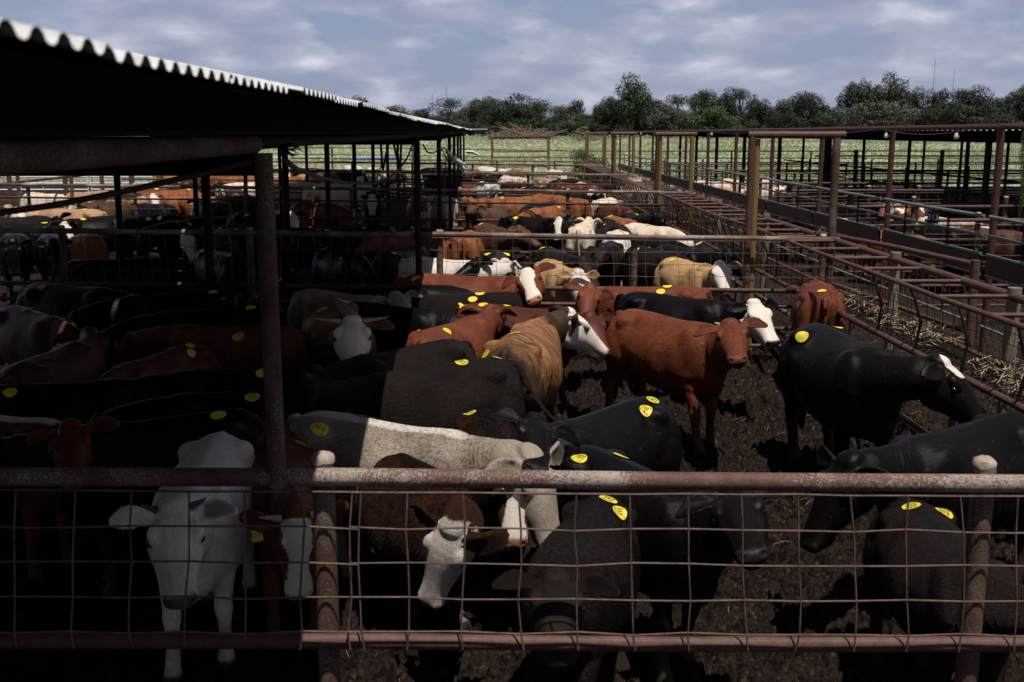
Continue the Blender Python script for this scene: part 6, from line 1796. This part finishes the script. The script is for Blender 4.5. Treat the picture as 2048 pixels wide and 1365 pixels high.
# nudge bodies apart where they would run into each other
def caps(p):
    s = p[2]; dx, dy = math.cos(p[6]), math.sin(p[6])
    return [(p[4] + dx * t * s, p[5] + dy * t * s, .27 * s * p[3] * .92) for t in (-.42, -.2, .02, .24, .42)]
for it in range(60):
    moved = 0
    for i in range(len(placed)):
        for j in range(i + 1, len(placed)):
            A, B = placed[i], placed[j]
            if abs(A[5] - B[5]) > 1.6 or abs(A[4] - B[4]) > 1.6: continue
            push = None
            for (x, y, r) in caps(A):
                for (u, v, q) in caps(B):
                    dd = math.hypot(x - u, y - v); o = r + q - dd
                    if o > .01 and (push is None or o > push[0]): push = (o, (u - x) / max(dd, 1e-3), (v - y) / max(dd, 1e-3))
            if push:
                moved += 1
                o, nx, ny_ = push
                if A[10]['g'] == G1 and A[7] and B[7]: continue
                wa, wb = (.5, .5)
                if A[7] and not B[7]: wa, wb = 0, 1
                elif B[7] and not A[7]: wa, wb = 1, 0
                A[4] -= nx * o * wa * .5; A[5] -= ny_ * o * wa * .5; B[4] += nx * o * wb * .5; B[5] += ny_ * o * wb * .5
    # keep every body inside its own pen and out of the racks
    for A in placed:
        if A[10]['g'] == G1: lo_, hi_ = 3.9, 13.05
        elif A[4] > 5.5: lo_, hi_ = 0, 90
        else:
            k = max(1, sum(1 for q in PENS if A[5] > q - .0) )
            lo_ = PENS[k - 1]; hi_ = PENS[k] if k < len(PENS) else 60
        if A[10].get('free'): continue
        dx, dy = abs(math.cos(A[6])), abs(math.sin(A[6])); ext = (dy * .62 + dx * .28) * A[2]
        A[5] = min(max(A[5], lo_ + ext + .05), hi_ - ext - .05)
        if A[4] < 5.5: A[4] = min(A[4], 3.35 - (dx * .45 + dy * .27) * A[2])
        else: A[4] = max(A[4], 6.25 + (dx * .6 + dy * .28) * A[2])
    if not moved: break

for n_i, (lab, coatn, s, sy, x, y, yaw, poll, nose, stk, ex, ratio) in enumerate(placed):
    z0 = gz(x) + .004
    M = Matrix.Translation((x, y, z0)) @ Matrix.Rotation(yaw, 4, 'Z') @ Matrix.Scale(s, 4)
    rr = random.Random(n_i * 7 + 1)
    legs = tuple(rr.choice((-9, -5, 0, 4, 8)) for _ in range(4))
    e = None
    near = y < 19
    if poll:
        p, e = (ex['pose'], None) if 'pose' in ex else solve_head(M, poll, nose, sy, ex.get('reg', 250.0), 2500.0 if n_i in FACING else 0.0)
        V, H = pose_calf(p[0], p[1], p[2], p[3], 0, legs, ex.get('tail', rr.uniform(-6, 6)), sy, rr.uniform(0, .03))
        me = mesh_from(V)
    else:
        npv = ex.get('np', 0)
        if near:
            V, H = pose_calf(ex.get('ny', 0) + rr.uniform(-8, 8), npv, 0, ex.get('hp', 50), 0, legs, ex.get('tail', rr.uniform(-6, 6)), sy, rr.uniform(0, .03)); me = mesh_from(V)
        else:
            key = (ex.get('ny', 0), npv, ex.get('hp', 50), n_i % 2)
            if key not in _pose_cache:
                V, H = pose_calf(key[0], npv, 0, key[2], 0, ((6, -7, -5, 7), (-6, 5, 7, -8))[n_i % 2], 4, 1.04, .02)
                _pose_cache[key] = (mesh_from(V), H)
            me, H = _pose_cache[key]; sy = 1.04
    if len(me.materials) == 0: me.materials.append(CT['black'])
    o = bpy.data.objects.new('calf', me); COL.objects.link(o)
    o.matrix_world = M
    o.material_slots[0].link = 'OBJECT'; o.material_slots[0].material = CT[coatn]
    tag(o, lab, 'calf', ex['g'])
    if y < 15: add_eyes(o, H)
    if y < 8.8 and coatn in ('grey', 'rustywf', 'rustyblaze', 'rusty', 'dbrown'): add_hair(o, V, coatn, {'grey': .017, 'rustywf': .022, 'rustyblaze': .022, 'rusty': .016}.get(coatn, .011), .0012)
    if 'horn' in ex: add_horns(o, H, ex['horn'][1], ex['horn'][0], ex['horn'][2], .017 if ex['horn'][1] > .05 else .014)
    if ex.get('tag'): add_eartag(o, H, ex['tag'][0], ex['tag'][1])
    stk = list(stk or [])
    if len(stk) == 0 and n_i in (36, 37, 27, 40, 16, 21): stk = [(-.36, .10, .4, None)]
    if len(stk) == 1 and n_i % 3 != 0: stk.append((stk[0][0] + .09, -stk[0][1] if abs(stk[0][1]) > .05 else .12, .5, stk[0][3]))
    for q in stk:
        sticker(o, q[0], q[1], q[2], q[3] if y < 9.5 else None, sy)
    report.append('%-3d %.2f D%.2f X%.2f r%.2f %s %s' % (n_i, s, y, x, ratio, '' if e is None else 'head err %.0f' % e, lab[:40]))
